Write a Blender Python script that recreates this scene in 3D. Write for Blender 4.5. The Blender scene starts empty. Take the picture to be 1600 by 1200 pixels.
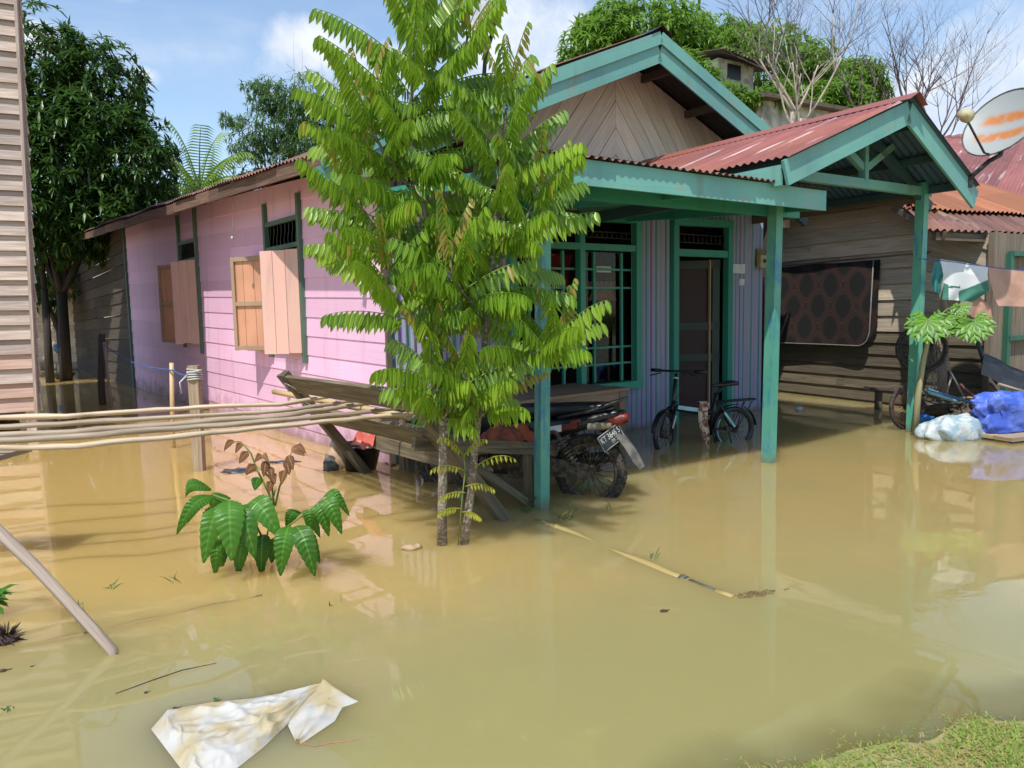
import bpy, bmesh, math, random
from mathutils import Vector, Matrix, noise
random.seed(7)
V = Vector
sc = bpy.context.scene
col = sc.collection
PI = math.pi
rad = math.radians
# ------------------------------------------------------------------ camera, sky, sun, exposure
CAM_H, FPX = 1.4, 1155.0
PITCH, ROLL = rad(5.64), rad(-1.1)
CAM = V((0, 0, CAM_H))
RC = (Matrix.Rotation(PI/2 - PITCH, 3, 'X') @ Matrix.Rotation(ROLL, 3, 'Z'))
cd = bpy.data.cameras.new('camera'); co = bpy.data.objects.new('camera', cd); col.objects.link(co)
cd.sensor_width = 36; cd.lens = FPX/1600*36; cd.clip_end = 2000; cd.clip_start = 0.05
co.matrix_world = Matrix.Translation(CAM) @ RC.to_4x4()
sc.camera = co
SUN_AZ = V((0.36, 0.93)).normalized(); SUN_EL = rad(60)
LIGHT = V((SUN_AZ.x*math.cos(SUN_EL), SUN_AZ.y*math.cos(SUN_EL), -math.sin(SUN_EL)))
sl = bpy.data.lights.new('sun', 'SUN'); sl.energy = 3.9; sl.angle = rad(0.6); sl.color = (1, 0.95, 0.86)
so = bpy.data.objects.new('sun', sl); col.objects.link(so); so.rotation_mode = 'QUATERNION'
so.rotation_quaternion = LIGHT.to_track_quat('-Z', 'Y')
sc.view_settings.view_transform = 'Standard'; sc.view_settings.look = 'None'
sc.view_settings.exposure = 0.35; sc.view_settings.gamma = 1
sc.cycles.max_bounces = 7; sc.cycles.transparent_max_bounces = 12; sc.cycles.use_denoising = True


def ray(px, py):
    return (RC @ V(((px-800)/FPX, -(py-600)/FPX, -1))).normalized()
def W(px, py, z=0.0):
    d = ray(px, py); return CAM + d*((z-CAM.z)/d.z)
def Yd(px, py, y):
    d = ray(px, py); return CAM + d*(y/d.y)
def PL(px, py, p0, n):
    d = ray(px, py); return CAM + d*((p0-CAM).dot(n)/d.dot(n))
def proj(p):
    q = RC.transposed() @ (V(p)-CAM); return V((800+q.x/-q.z*FPX, 600-q.y/-q.z*FPX))
UP = V((0, 0, 1))


class NT:
    def __init__(s, tree): s.t = tree; s.n = tree.nodes; s.l = tree.links
    def add(s, typ, **kw):
        n = s.n.new(typ)
        for k, v in kw.items():
            if k.startswith('i_'):
                key = k[2:]; key = int(key) if key.isdigit() else key.replace('_', ' ')
                sock = n.inputs[key]
                if isinstance(v, bpy.types.NodeSocket): s.l.new(v, sock)
                else: sock.default_value = v
            else: setattr(n, k, v)
        return n
    def math(s, op, a, b=0.0, c=0.0, clamp=False):
        n = s.add('ShaderNodeMath', operation=op, i_0=a, i_1=b, i_2=c); n.use_clamp = clamp; return n.outputs[0]
    def vmath(s, op, a, b=(0, 0, 0)):
        return s.add('ShaderNodeVectorMath', operation=op, i_0=a, i_1=b).outputs[0]
    def noise(s, vec, scale, detail=4, rough=0.55, dist=0.0):
        return s.add('ShaderNodeTexNoise', i_Vector=vec, i_Scale=scale, i_Detail=detail, i_Roughness=rough, i_Distortion=dist).outputs[0]
    def mix(s, f, a, b, mode='MIX'):
        n = s.add('ShaderNodeMix', data_type='RGBA', blend_type=mode)
        for idx, v in ((0, f), (6, a), (7, b)):
            if isinstance(v, bpy.types.NodeSocket): s.l.new(v, n.inputs[idx])
            else: n.inputs[idx].default_value = (v if idx == 0 else (*v, 1) if len(v) == 3 else v)
        return n.outputs[2]
    def ramp(s, f, a, b):
        return s.add('ShaderNodeMapRange', interpolation_type='SMOOTHSTEP', i_0=f, i_1=a, i_2=b, i_3=0.0, i_4=1.0).outputs[0]


def world():
    w = bpy.data.worlds.new('World'); sc.world = w; w.use_nodes = True
    t = NT(w.node_tree); t.n.clear()
    out = t.add('ShaderNodeOutputWorld')
    sky = t.add('ShaderNodeTexSky', sky_type='NISHITA', sun_disc=False, sun_elevation=SUN_EL,
                sun_rotation=math.atan2(-SUN_AZ.x, -SUN_AZ.y), air_density=1.2, dust_density=0.3, ozone_density=2.5)
    bg1 = t.add('ShaderNodeBackground', i_Color=sky.outputs[0], i_Strength=0.15)
    g = t.add('ShaderNodeTexCoord').outputs['Generated']
    n1 = t.noise(g, 5.5, 7, 0.58, 0.3); n2 = t.noise(g, 16, 5, 0.6)
    mask = None
    for (px, py, r, fl) in ((500, 75, .085, 1.7), (590, 110, .085, 2.2), (222, 120, .03, 1.5), (800, 60, .14, 1.6), (900, 120, .10, 1.5),
                            (1560, 140, .13, 1.3), (1480, 190, .09, 1.6), (1640, 100, .14, 1.2), (960, -120, .16, 2.0), (120, -60, .12, 2.5), (60, 60, .05, 2)):
        d = ray(px, py)
        v = t.vmath('MULTIPLY', t.vmath('SUBTRACT', g, tuple(d)), (1, 1, fl))
        ln = t.add('ShaderNodeVectorMath', operation='LENGTH', i_0=v).outputs['Value']
        m = t.math('SUBTRACT', 1.0, t.math('DIVIDE', ln, r))
        mask = m if mask is None else t.math('MAXIMUM', mask, m)
    mask = t.math('ADD', mask, t.math('MULTIPLY', t.math('SUBTRACT', n1, 0.5), 2.1))
    mask = t.math('ADD', mask, t.math('MULTIPLY', t.math('SUBTRACT', n2, 0.5), 0.5))
    mask = t.ramp(mask, 0.0, 0.75)
    wis = t.noise(t.vmath('MULTIPLY', g, (1, 1, 3.5)), 2.4, 6, 0.6, 0.5)
    veil = t.math('ADD', 0.05, t.math('MULTIPLY', t.ramp(wis, 0.45, 0.75), 0.30))
    mask = t.math('MAXIMUM', t.math('MULTIPLY', mask, 0.95), veil)
    cc = t.mix(t.ramp(n2, 0.35, 0.62), (0.66, 0.76, 0.92), (0.90, 0.93, 0.98))
    bg2 = t.add('ShaderNodeBackground', i_Color=cc, i_Strength=0.86)
    mx = t.add('ShaderNodeMixShader', i_0=mask, i_1=bg1.outputs[0], i_2=bg2.outputs[0])
    t.l.new(mx.outputs[0], out.inputs[0])
world()

# ------------------------------------------------------------------ mesh builder
class M:
    def __init__(s): s.v = []; s.f = []; s.uv = []; s.r = []; s.mi = []; s.sm = []
    def face(s, pts, uv=None, r=0.5, mi=0, sm=False):
        b = len(s.v); s.v.extend(V(p) for p in pts); s.f.append(list(range(b, b+len(pts))))
        s.uv.append(uv or [(0, 0)]*len(pts)); s.r.append(r); s.mi.append(mi); s.sm.append(sm)
    def fidx(s, idx, uv=None, r=0.5, mi=0, sm=True):
        s.f.append(list(idx)); s.uv.append(uv or [(0, 0)]*len(idx)); s.r.append(r); s.mi.append(mi); s.sm.append(sm)
    def hexa(s, c, r=None, mi=0, L=None):
        """c: 8 corners, bottom ring 0-3, top ring 4-7; long axis 0->1"""
        r = random.random() if r is None else r
        o = random.random()*40, random.random()*40
        la = (c[1]-c[0]).length; wb = (c[3]-c[0]).length; hb = (c[4]-c[0]).length
        def uv(a, b): return [(o[0], o[1]), (o[0]+a, o[1]), (o[0]+a, o[1]+b), (o[0], o[1]+b)]
        b = len(s.v); s.v.extend(V(p) for p in c)
        for idx, (a, bb) in (((0, 3, 2, 1), (0, 0)), ((4, 5, 6, 7), (la, wb)), ((0, 1, 5, 4), (la, hb)), ((2, 3, 7, 6), (la, hb)), ((1, 2, 6, 5), (wb*.3, hb)), ((3, 0, 4, 7), (wb*.3, hb))):
            if idx == (0, 3, 2, 1): u = [(o[0], o[1]), (o[0], o[1]+wb), (o[0]+la, o[1]+wb), (o[0]+la, o[1])]
            else: u = uv(a, bb)
            s.f.append([b+i for i in idx]); s.uv.append(u); s.r.append(r); s.mi.append(mi); s.sm.append(False)
    def beam(s, p, q, w, h, up=UP, r=None, mi=0, taper=1.0, roll=0.0):
        p = V(p); q = V(q); x = (q-p).normalized(); up = V(up)
        y = up.cross(x)
        if y.length < 1e-4: y = V((0, 1, 0)).cross(x) if abs(x.y) < .9 else V((1, 0, 0)).cross(x)
        y.normalize(); z = x.cross(y)
        if roll: m = Matrix.Rotation(roll, 3, x); y = m @ y; z = m @ z
        c = []
        for hz in (-1, 1):
            for (e, k, sy) in ((p, 1, -1), (q, taper, -1), (q, taper, 1), (p, 1, 1)):
                c.append(e + y*(sy*w/2*k) + z*(hz*h/2*k))
        s.hexa(c, r, mi)
    def box(s, c, x, y, z, r=None, mi=0):
        c = V(c); x = V(x); y = V(y); z = V(z)
        s.hexa([c-x-y-z, c+x-y-z, c+x+y-z, c-x+y-z, c-x-y+z, c+x-y+z, c+x+y+z, c-x+y+z], r, mi)
    def tube(s, pts, rr, n=8, r=None, mi=0, cap=True, sm=True, wob=0.0):
        r = random.random() if r is None else r
        pts = [V(p) for p in pts]; k = len(pts)
        if not hasattr(rr, '__len__'): rr = [rr]*k
        b = len(s.v); t0 = (pts[1]-pts[0]).normalized()
        a = t0.orthogonal().normalized(); L = 0; ls = []
        for i, p in enumerate(pts):
            t = (pts[min(i+1, k-1)]-pts[max(i-1, 0)]).normalized()
            a = (a - t*a.dot(t))
            a = a.normalized() if a.length > 1e-6 else t.orthogonal().normalized()
            c = t.cross(a)
            if i: L += (p-pts[i-1]).length
            ls.append(L)
            for j in range(n):
                th = 2*PI*j/n; q = rr[i]*(1+(random.random()-.5)*wob)
                s.v.append(p + (a*math.cos(th)+c*math.sin(th))*q)
        ou = random.random()*30
        cr = 2*PI*rr[0]
        for i in range(k-1):
            for j in range(n):
                j2 = (j+1) % n
                s.fidx((b+i*n+j, b+i*n+j2, b+(i+1)*n+j2, b+(i+1)*n+j),
                       [(ou+ls[i], cr*j/n), (ou+ls[i], cr*(j+1)/n), (ou+ls[i+1], cr*(j+1)/n), (ou+ls[i+1], cr*j/n)], r, mi, sm)
        if cap:
            s.fidx([b+j for j in range(n)][::-1], None, r, mi, False)
            s.fidx([b+(k-1)*n+j for j in range(n)], None, r, mi, False)
    def ring(s, c, ax, R, rr, n=28, m=8, r=0.5, mi=0, a0=0.0, a1=2*PI, sq=1.0):
        c = V(c); ax = V(ax).normalized(); e = ax.orthogonal().normalized(); g = ax.cross(e); b = len(s.v)
        full = abs(a1-a0) > 2*PI-.01; N = n if full else n+1
        for i in range(N):
            th = a0+(a1-a0)*i/n; d = e*math.cos(th)+g*math.sin(th)
            for j in range(m):
                ph = 2*PI*j/m; s.v.append(c + d*(R+rr*math.cos(ph)) + ax*(rr*sq*math.sin(ph)))
        for i in range(n):
            i2 = (i+1) % N
            for j in range(m):
                j2 = (j+1) % m
                s.fidx((b+i*m+j, b+i2*m+j, b+i2*m+j2, b+i*m+j2), [(i/n*R*6, j/m), ((i+1)/n*R*6, j/m), ((i+1)/n*R*6, (j+1)/m), (i/n*R*6, (j+1)/m)], r, mi, True)
    def lathe(s, c, ax, prof, n=18, r=0.5, mi=0):
        c = V(c); ax = V(ax).normalized(); e = ax.orthogonal().normalized(); g = ax.cross(e); b = len(s.v)
        for (R, h) in prof:
            for j in range(n):
                th = 2*PI*j/n; s.v.append(c + ax*h + (e*math.cos(th)+g*math.sin(th))*R)
        for i in range(len(prof)-1):
            for j in range(n):
                j2 = (j+1) % n
                s.fidx((b+i*n+j, b+i*n+j2, b+(i+1)*n+j2, b+(i+1)*n+j), [(j/n, prof[i][1]), ((j+1)/n, prof[i][1]), ((j+1)/n, prof[i+1][1]), (j/n, prof[i+1][1])], r, mi, True)
    def grid(s, fn, nu, nv, r=0.5, mi=0, sm=True, su=1.0, sv=1.0, flip=False):
        b = len(s.v)
        for j in range(nv+1):
            for i in range(nu+1): s.v.append(V(fn(i/nu, j/nv)))
        for j in range(nv):
            for i in range(nu):
                a = b+j*(nu+1)+i; q = (a, a+1, a+nu+2, a+nu+1)
                u = [(i/nu*su, j/nv*sv), ((i+1)/nu*su, j/nv*sv), ((i+1)/nu*su, (j+1)/nv*sv), (i/nu*su, (j+1)/nv*sv)]
                if flip: q = q[::-1]; u = u[::-1]
                s.fidx(q, u, r, mi, sm)
    def corr(s, p00, p10, p01, p11, period, amp, nv=1, sag=0.0, mi=0, sub=6, flip=False, jag=0.0):
        """corrugated sheet; waves run across p00->p10, flutes along p00->p01"""
        p00, p10, p01, p11 = map(V, (p00, p10, p01, p11)); W_ = (p10-p00).length; nw = max(2, round(W_/period)); n = (p10-p00).cross(p01-p00).normalized()
        if flip: n = -n
        L_ = (p01-p00).length; nu = nw*sub; b = len(s.v); jit = [random.uniform(-1, 1)*jag for _ in range(nw//10+2)]
        for j in range(nv+1):
            for i in range(nu+1):
                u = i/nu; v = j/nv
                p = (p00*(1-u)+p10*u)*(1-v)+(p01*(1-u)+p11*u)*v
                if jag and j == 0: p = p + (p00-p01).normalized()*jit[int(u*nw)//10]
                s.v.append(p + n*(amp*math.sin(u*nw*2*PI)) + UP*(sag*noise.noise(p*0.8)))
        for j in range(nv):
            for i in range(nu):
                a = b+j*(nu+1)+i; q = (a, a+1, a+nu+2, a+nu+1)
                uu = [(i/nu*W_, j/nv*L_), ((i+1)/nu*W_, j/nv*L_), ((i+1)/nu*W_, (j+1)/nv*L_), (i/nu*W_, (j+1)/nv*L_)]
                if flip: q = q[::-1]; uu = uu[::-1]
                s.fidx(q, uu, random.Random(int(i/nu*nw)//8+j*31).random(), mi, True)
    def leaf(s, p, d, side, L, w, curl=0.3, fold=0.25, r=None, segs=3, mi=0, prof=None):
        """lanceolate leaf from p along d, width along side, drooping with gravity by curl"""
        r = random.random() if r is None else r
        p = V(p); d = V(d).normalized(); b = len(s.v)
        prof = prof or ((0, .18), (.3, .9), (.65, .8), (1, .06))
        pr = 0
        for (t, k) in prof:
            dd = (d + V((0, 0, -curl*t))).normalized()
            p = p + dd*(L*(t-pr)); pr = t
            sd = (side - dd*side.dot(dd)).normalized(); nn = dd.cross(sd)
            if nn.z < 0: nn = -nn
            s.v.extend((p - sd*(w/2*k) + nn*(fold*w*k*.5), p, p + sd*(w/2*k) + nn*(fold*w*k*.5)))
        for i in range(len(prof)-1):
            a = b+i*3
            u0, u1 = prof[i][0], prof[i+1][0]
            s.fidx((a, a+1, a+4, a+3), [(u0, 0), (u0, .5), (u1, .5), (u1, 0)], r, mi, True)
            s.fidx((a+1, a+2, a+5, a+4), [(u0, .5), (u0, 1), (u1, 1), (u1, .5)], r, mi, True)
    def blob(s, c, rx, ry, rz, nz=0.15, fr=3.0, n=14, m=9, r=0.5, mi=0, seed=0.0, flat=None):
        c = V(c); b = len(s.v)
        for j in range(m+1):
            ph = PI*j/m
            for i in range(n):
                th = 2*PI*i/n; q = V((math.sin(ph)*math.cos(th), math.sin(ph)*math.sin(th), math.cos(ph)))
                k = 1+nz*noise.noise(q*fr+V((seed, seed*2, 0)))*2
                p = V((q.x*rx*k, q.y*ry*k, q.z*rz*k))
                if flat is not None and p.z < flat: p.z = flat
                s.v.append(c+p)
        for j in range(m):
            for i in range(n):
                i2 = (i+1) % n
                s.fidx((b+j*n+i, b+(j+1)*n+i, b+(j+1)*n+i2, b+j*n+i2), [(i/n, j/m), (i/n, (j+1)/m), ((i+1)/n, (j+1)/m), ((i+1)/n, j/m)], r, mi, True)
    def xform(s, m):
        s.v = [m @ p for p in s.v]; return s
    def build(s, name, mats, parent=None, **props):
        me = bpy.data.meshes.new(name)
        org = V((0, 0, 0))
        q = parent
        while q is not None: org = org + q.location; q = q.parent
        me.from_pydata([tuple(p-org) for p in s.v], [], s.f)
        if not isinstance(mats, (list, tuple)): mats = [mats]
        for m in mats: me.materials.append(m)
        uvl = me.uv_layers.new(name='UVMap')
        flat = []
        for u in s.uv:
            for a in u: flat.extend(a)
        uvl.data.foreach_set('uv', flat)
        at = me.attributes.new('rnd', 'FLOAT', 'FACE'); at.data.foreach_set('value', s.r)
        me.polygons.foreach_set('material_index', s.mi); me.polygons.foreach_set('use_smooth', s.sm)
        me.update()
        o = bpy.data.objects.new(name, me); col.objects.link(o)
        if parent is not None: o.parent = parent
        for k, v in props.items(): o[k] = v
        return o

def tag(o, label, cat, group=None):
    o['label'] = label; o['category'] = cat
    if group: o['group'] = group
    return o
def thing(name, loc, label, cat, group=None):
    o = bpy.data.objects.new(name, None); o.empty_display_size = 0.1; col.objects.link(o); o.location = loc
    return tag(o, label, cat, group)

# ------------------------------------------------------------------ materials
MATS = {}
def mat(name, fn):
    m = bpy.data.materials.new(name); m.use_nodes = True; t = NT(m.node_tree); t.n.clear()
    out = t.add('ShaderNodeOutputMaterial'); sh = fn(t); t.l.new(sh, out.inputs[0]); MATS[name] = m; return m
def pbsdf(t, c, rough=0.6, bump=None, bs=0.3, bd=0.01, metal=0.0, spec=0.5, **kw):
    p = t.add('ShaderNodeBsdfPrincipled')
    for k, v in (('Base Color', c), ('Roughness', rough), ('Metallic', metal), ('Specular IOR Level', spec)):
        if isinstance(v, bpy.types.NodeSocket): t.l.new(v, p.inputs[k])
        else: p.inputs[k].default_value = (*v, 1) if k == 'Base Color' else v
    if bump is not None:
        b = t.add('ShaderNodeBump', i_Strength=bs, i_Distance=bd, i_Height=bump); t.l.new(b.outputs[0], p.inputs['Normal'])
    return p.outputs[0]
def rnd(t): return t.add('ShaderNodeAttribute', attribute_name='rnd').outputs['Fac']
def uvv(t, su=1, sv=1):
    u = t.add('ShaderNodeTexCoord').outputs['UV']; return t.vmath('MULTIPLY', u, (su, sv, 1))
def objv(t): return t.add('ShaderNodeTexCoord').outputs['Object']
def wood(name, a, b, dark=(.03, .025, .02), rough=.8, var=.5, bs=.5, stain=None, wet=0.0):
    def fn(t):
        g = t.noise(uvv(t, 2.2, 45), 1, 6, .62, .6); g2 = t.noise(uvv(t, .8, 5), 1, 4)
        c = t.mix(t.ramp(g, .3, .72), a, b)
        c = t.mix(t.math('MULTIPLY', t.ramp(g2, .52, .8), .6), c, dark)
        f = t.math('MULTIPLY', t.math('SUBTRACT', rnd(t), .5), var)
        c = t.mix(1, c, t.add('ShaderNodeCombineColor', i_0=t.math('ADD', 1, f), i_1=t.math('ADD', 1, f), i_2=t.math('ADD', 1, t.math('MULTIPLY', f, .9))).outputs[0], 'MULTIPLY')
        if stain:
            n = t.noise(objv(t), 2.3, 5); c = t.mix(t.math('MULTIPLY', t.ramp(n, .56, .68), stain[1]), c, stain[0])
        if wet:   # damp, silted band left by the flood just over the water line
            z = t.add('ShaderNodeSeparateXYZ', i_0=t.add('ShaderNodeNewGeometry').outputs['Position']).outputs[2]
            k = t.ramp(t.math('ADD', z, t.math('MULTIPLY', t.noise(objv(t), 6), .25)), wet+.12, .1)
            c = t.mix(t.math('MULTIPLY', k, .75), c, (.075, .06, .042))
        return pbsdf(t, c, rough, g, bs, .006)
    return mat(name, fn)
def paint(name, c0, wear, amt=.5, sc_=3.0, rough=.55, var=.15, wetz=None, c1=None, grain=True):
    def fn(t):
        o = objv(t); n = t.noise(o, sc_, 7, .65); n2 = t.noise(uvv(t, 1.5, 30), 1, 5); n3 = t.noise(o, 1.1, 3)
        c = t.mix(t.ramp(n3, .38, .62), c0, c1 or tuple(x*.82 for x in c0))
        ns_ = t.noise(uvv(t, 2.2, 16), 1, 5, .65)
        w = t.ramp(t.math('ADD', t.math('MULTIPLY', n, .5), t.math('MULTIPLY', ns_, .5)), .72-amt*.32, .77-amt*.24)
        c = t.mix(t.math('MULTIPLY', w, .8), c, wear)
        ch = t.noise(uvv(t, 9, 55), 1, 4, .7); cm = t.ramp(t.math('ADD', t.math('MULTIPLY', ch, .7), t.math('MULTIPLY', n, .3)), .665-amt*.06, .70-amt*.06)
        c = t.mix(t.math('MULTIPLY', cm, .65), c, (.20, .165, .13))
        dr = t.noise(t.vmath('MULTIPLY', o, (7, 7, .7)), 1, 5, .6)
        c = t.mix(t.math('MULTIPLY', t.ramp(dr, .52, .78), .45), c, tuple(x*.55 for x in wear))
        f = t.math('MULTIPLY', t.math('SUBTRACT', rnd(t), .5), var)
        k = t.math('ADD', 1, f); c = t.mix(1, c, t.add('ShaderNodeCombineColor', i_0=k, i_1=k, i_2=k).outputs[0], 'MULTIPLY')
        if wetz:
            z = t.add('ShaderNodeSeparateXYZ', i_0=t.add('ShaderNodeNewGeometry').outputs['Position']).outputs[2]
            kk = t.ramp(t.math('ADD', z, t.math('MULTIPLY', t.noise(o, 5, 6), wetz*1.3)), wetz*1.35, wetz*.55)
            c = t.mix(t.math('MULTIPLY', kk, .7), c, (.16, .10, .055))
        return pbsdf(t, c, rough, t.math('SUBTRACT', n2, cm) if grain else n, .45, .004)
    return mat(name, fn)
def plain(name, c, rough=.5, var=.12, metal=0.0, ns=14, bs=.1):
    def fn(t):
        n = t.noise(objv(t), ns, 5); cc = t.mix(t.ramp(n, .3, .7), tuple(x*(1-var*2) for x in c), tuple(min(1, x*(1+var)) for x in c))
        return pbsdf(t, cc, rough, n, bs, .005, metal)
    return mat(name, fn)
def roofm(name, a, b, pale, under, rust=.5, pa=.5):
    def fn(t):
        n = t.noise(uvv(t, 5, .8), 1, 6, .6); n2 = t.noise(objv(t), 1.3, 5); n3 = t.noise(uvv(t, 9, .7), .9, 4)
        c = t.mix(t.ramp(n, .35, .68), a, b)
        c = t.mix(t.math('MULTIPLY', t.ramp(n2, .45, .62), rust), c, (.30, .115, .045))
        c = t.mix(t.math('MULTIPLY', t.ramp(n3, .60, .68), pa), c, pale)
        k = t.math('ADD', .78, t.math('MULTIPLY', rnd(t), .4)); c = t.mix(1, c, t.add('ShaderNodeCombineColor', i_0=k, i_1=k, i_2=k).outputs[0], 'MULTIPLY')
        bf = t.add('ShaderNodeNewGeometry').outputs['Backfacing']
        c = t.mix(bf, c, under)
        return pbsdf(t, c, .6, n, .12, .004)
    return mat(name, fn)
def leafm(name, a, b, trans=.3, rough=.42, tip=None, spec=.4, tcol=None, ribk=1.7, spots=0.0):
    def fn(t):
        r = rnd(t); n = t.noise(objv(t), 1.8, 3)
        c = t.mix(t.math('ADD', t.math('MULTIPLY', r, .7), t.math('MULTIPLY', n, .3), clamp=True), a, b)
        if tip:   # young shoots of another colour are flagged with rnd > 1
            c = t.mix(t.math('GREATER_THAN', r, 1.0), c, tip)
        u = t.add('ShaderNodeSeparateXYZ', i_0=t.add('ShaderNodeTexCoord').outputs['UV']).outputs[1]
        rib = t.ramp(t.math('ABSOLUTE', t.math('SUBTRACT', u, .5)), .0, .07)
        c = t.mix(rib, tuple(min(1, x*ribk+.01) for x in b), c)
        if spots:
            c = t.mix(t.math('MULTIPLY', t.ramp(t.noise(objv(t), 55, 4, .65), .66, .72), spots), c, (.16, .10, .04)); c = t.mix(t.math('MULTIPLY', t.ramp(t.noise(objv(t), 16, 4), .52, .7), .4), c, (.13, .16, .05))
        p = pbsdf(t, c, rough, None, spec=spec)
        tc = t.mix(.5, c, tcol or tuple(min(1, x*2.2) for x in b))
        tr = t.add('ShaderNodeBsdfTranslucent', i_Color=tc)
        return t.add('ShaderNodeMixShader', i_0=trans, i_1=p, i_2=tr.outputs[0]).outputs[0]
    return mat(name, fn)

m_pink = paint('pink_paint', (.81, .51, .705), (.66, .42, .54), .36, 2.2, .65, .20, wetz=.50, c1=(.79, .475, .675))
m_orange = paint('peach_paint', (.70, .45, .37), (.56, .43, .35), .62, 4, .7, .28, c1=(.69, .41, .35))
m_orange_in = paint('orange_paint', (.67, .34, .21), (.5, .25, .13), .2, 4, .6, .12)
m_trimg = paint('sage_green_paint', (.09, .17, .12), (.16, .16, .12), .35, 5, .6, .2)
m_stile = paint('worn_trim_paint', (.42, .30, .2), (.3, .27, .2), .4, 6, .7, .2)
m_teal = paint('teal_paint', (.16, .40, .34), (.25, .31, .25), .62, 3.2, .55, .14, c1=(.13, .33, .31))
m_teald = paint('deep_teal_paint', (.035, .27, .19), (.06, .2, .15), .2, 4, .45, .12, c1=(.03, .235, .18))
m_post = paint('teal_post_paint', (.07, .31, .23), (.03, .15, .36), .66, 2.6, .5, .1, wetz=.16, c1=(.12, .37, .27))
m_violet = paint('violet_sheet_paint', (.30, .30, .43), (.3, .3, .36), .25, 3, .5, .12, wetz=.13, c1=(.33, .31, .43))
m_vgreen = paint('green_groove_paint', (.06, .26, .25), (.16, .16, .3), .3, 4, .5, .1, wetz=.13)
m_vdark = paint('deep_violet_paint', (.17, .11, .38), (.16, .14, .3), .3, 4, .5, .1, wetz=.13)
m_gable = wood('grey_brown_planks', (.56, .46, .35), (.72, .63, .52), (.32, .25, .18), .85, .35)
m_dkwood = wood('dark_weathered_wood', (.075, .058, .045), (.15, .115, .085), (.025, .02, .016), .85, .6, wet=.1)
m_bench = wood('mossy_bench_wood', (.075, .06, .042), (.19, .155, .095), (.04, .04, .022), .85, .5)
m_lhouse = wood('pale_weathered_planks', (.36, .285, .24), (.58, .48, .42), (.19, .13, .10), .85, .5, stain=((.46, .17, .10), .0))
m_lhouse2 = wood('reddish_weathered_planks', (.42, .27, .21), (.55, .40, .33), (.42, .13, .075), .85, .2)
m_rhouse = wood('brown_weathered_planks', (.36, .295, .22), (.53, .45, .35), (.14, .105, .075), .85, .45, wet=.35)
m_rfront = wood('grey_door_planks', (.14, .105, .08), (.22, .18, .14), (.06, .05, .04), .85, .3)
m_table = wood('brown_table_wood', (.20, .125, .08), (.31, .2, .13), (.09, .06, .04), .6, .3)
m_pole = wood('debarked_pole_wood', (.33, .245, .165), (.56, .45, .33), (.17, .115, .07), .65, .5, .4, stain=((.24, .165, .11), .6))
m_bamboo = wood('yellow_bamboo', (.50, .36, .17), (.62, .48, .26), (.35, .24, .1), .5, .2, .2)
m_stick = wood('grey_stick_wood', (.24, .18, .14), (.42, .34, .28), (.10, .075, .06), .8, .4, .6, stain=((.16, .12, .095), .7))
m_postw = wood('split_post_wood', (.28, .20, .125), (.46, .36, .25), (.08, .06, .04), .85, .3)
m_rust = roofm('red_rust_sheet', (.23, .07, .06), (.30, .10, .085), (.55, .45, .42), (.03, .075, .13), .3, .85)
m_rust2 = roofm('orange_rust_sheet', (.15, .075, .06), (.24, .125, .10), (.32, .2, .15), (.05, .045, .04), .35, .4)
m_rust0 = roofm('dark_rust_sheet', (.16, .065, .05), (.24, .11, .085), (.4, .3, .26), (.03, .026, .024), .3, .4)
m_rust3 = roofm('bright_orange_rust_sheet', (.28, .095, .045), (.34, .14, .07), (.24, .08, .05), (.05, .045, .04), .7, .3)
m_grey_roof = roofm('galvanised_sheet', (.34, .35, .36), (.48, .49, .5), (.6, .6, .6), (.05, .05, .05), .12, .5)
m_black = plain('black_plastic', (.012, .012, .013), .38, .2)
m_rubber = plain('muddy_rubber', (.055, .045, .035), .85, .4, ns=40, bs=.5)
m_mud = plain('muddy_metal', (.11, .085, .062), .7, .35, .2, ns=25, bs=.4)
m_metal = plain('grey_metal', (.25, .25, .25), .4, .2, .7)
m_dkmetal = plain('dark_metal', (.05, .05, .05), .5, .3, .5)
m_greyp = plain('dusty_grey_plastic', (.13, .12, .105), .75, .3)
m_red = plain('red_plastic', (.15, .016, .013), .45, .25)
m_white = plain('white_plastic', (.62, .62, .6), .5, .08)
m_cyan = plain('pale_cyan_paint', (.30, .55, .58), .4, .1)
m_rimred = plain('red_rim_metal', (.17, .05, .04), .6, .3, .3)
def bark_fn(t):
    o = objv(t); n = t.noise(t.vmath('MULTIPLY', o, (1, 1, 1.6)), 38, 4, .6); n2 = t.noise(o, 9, 4); n3 = t.noise(t.vmath('MULTIPLY', o, (1, 1, 6)), 20, 3)
    c = t.mix(t.ramp(n2, .35, .65), (.15, .105, .07), (.25, .2, .14)); c = t.mix(t.ramp(n, .48, .64), c, (.38, .34, .28)); c = t.mix(t.math('MULTIPLY', t.ramp(n3, .55, .7), .5), c, (.08, .06, .04))
    return pbsdf(t, c, .9, n, .5, .004)
m_bark = mat('mottled_bark', bark_fn)
m_bark2 = wood('dark_bark', (.03, .024, .02), (.065, .05, .04), (.015, .012, .01), .9, .3)
m_bare = wood('pale_bare_bark', (.34, .29, .22), (.46, .41, .33), (.2, .16, .13), .9, .3)
m_twig = wood('dusky_twig_bark', (.10, .075, .075), (.17, .13, .125), (.07, .05, .05), .9, .3)
m_leaf = leafm('bright_green_leaf', (.036, .135, .008), (.28, .42, .035), .34, .36, (.30, .20, .04), .5, spots=.35)
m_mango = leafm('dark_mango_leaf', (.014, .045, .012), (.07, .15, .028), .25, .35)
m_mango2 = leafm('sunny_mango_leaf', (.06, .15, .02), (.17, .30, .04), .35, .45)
m_bambl = leafm('bamboo_leaf', (.045, .105, .035), (.11, .2, .06), .35, .5)
m_palm = leafm('palm_leaf', (.09, .18, .025), (.22, .34, .05), .35, .5)
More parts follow.
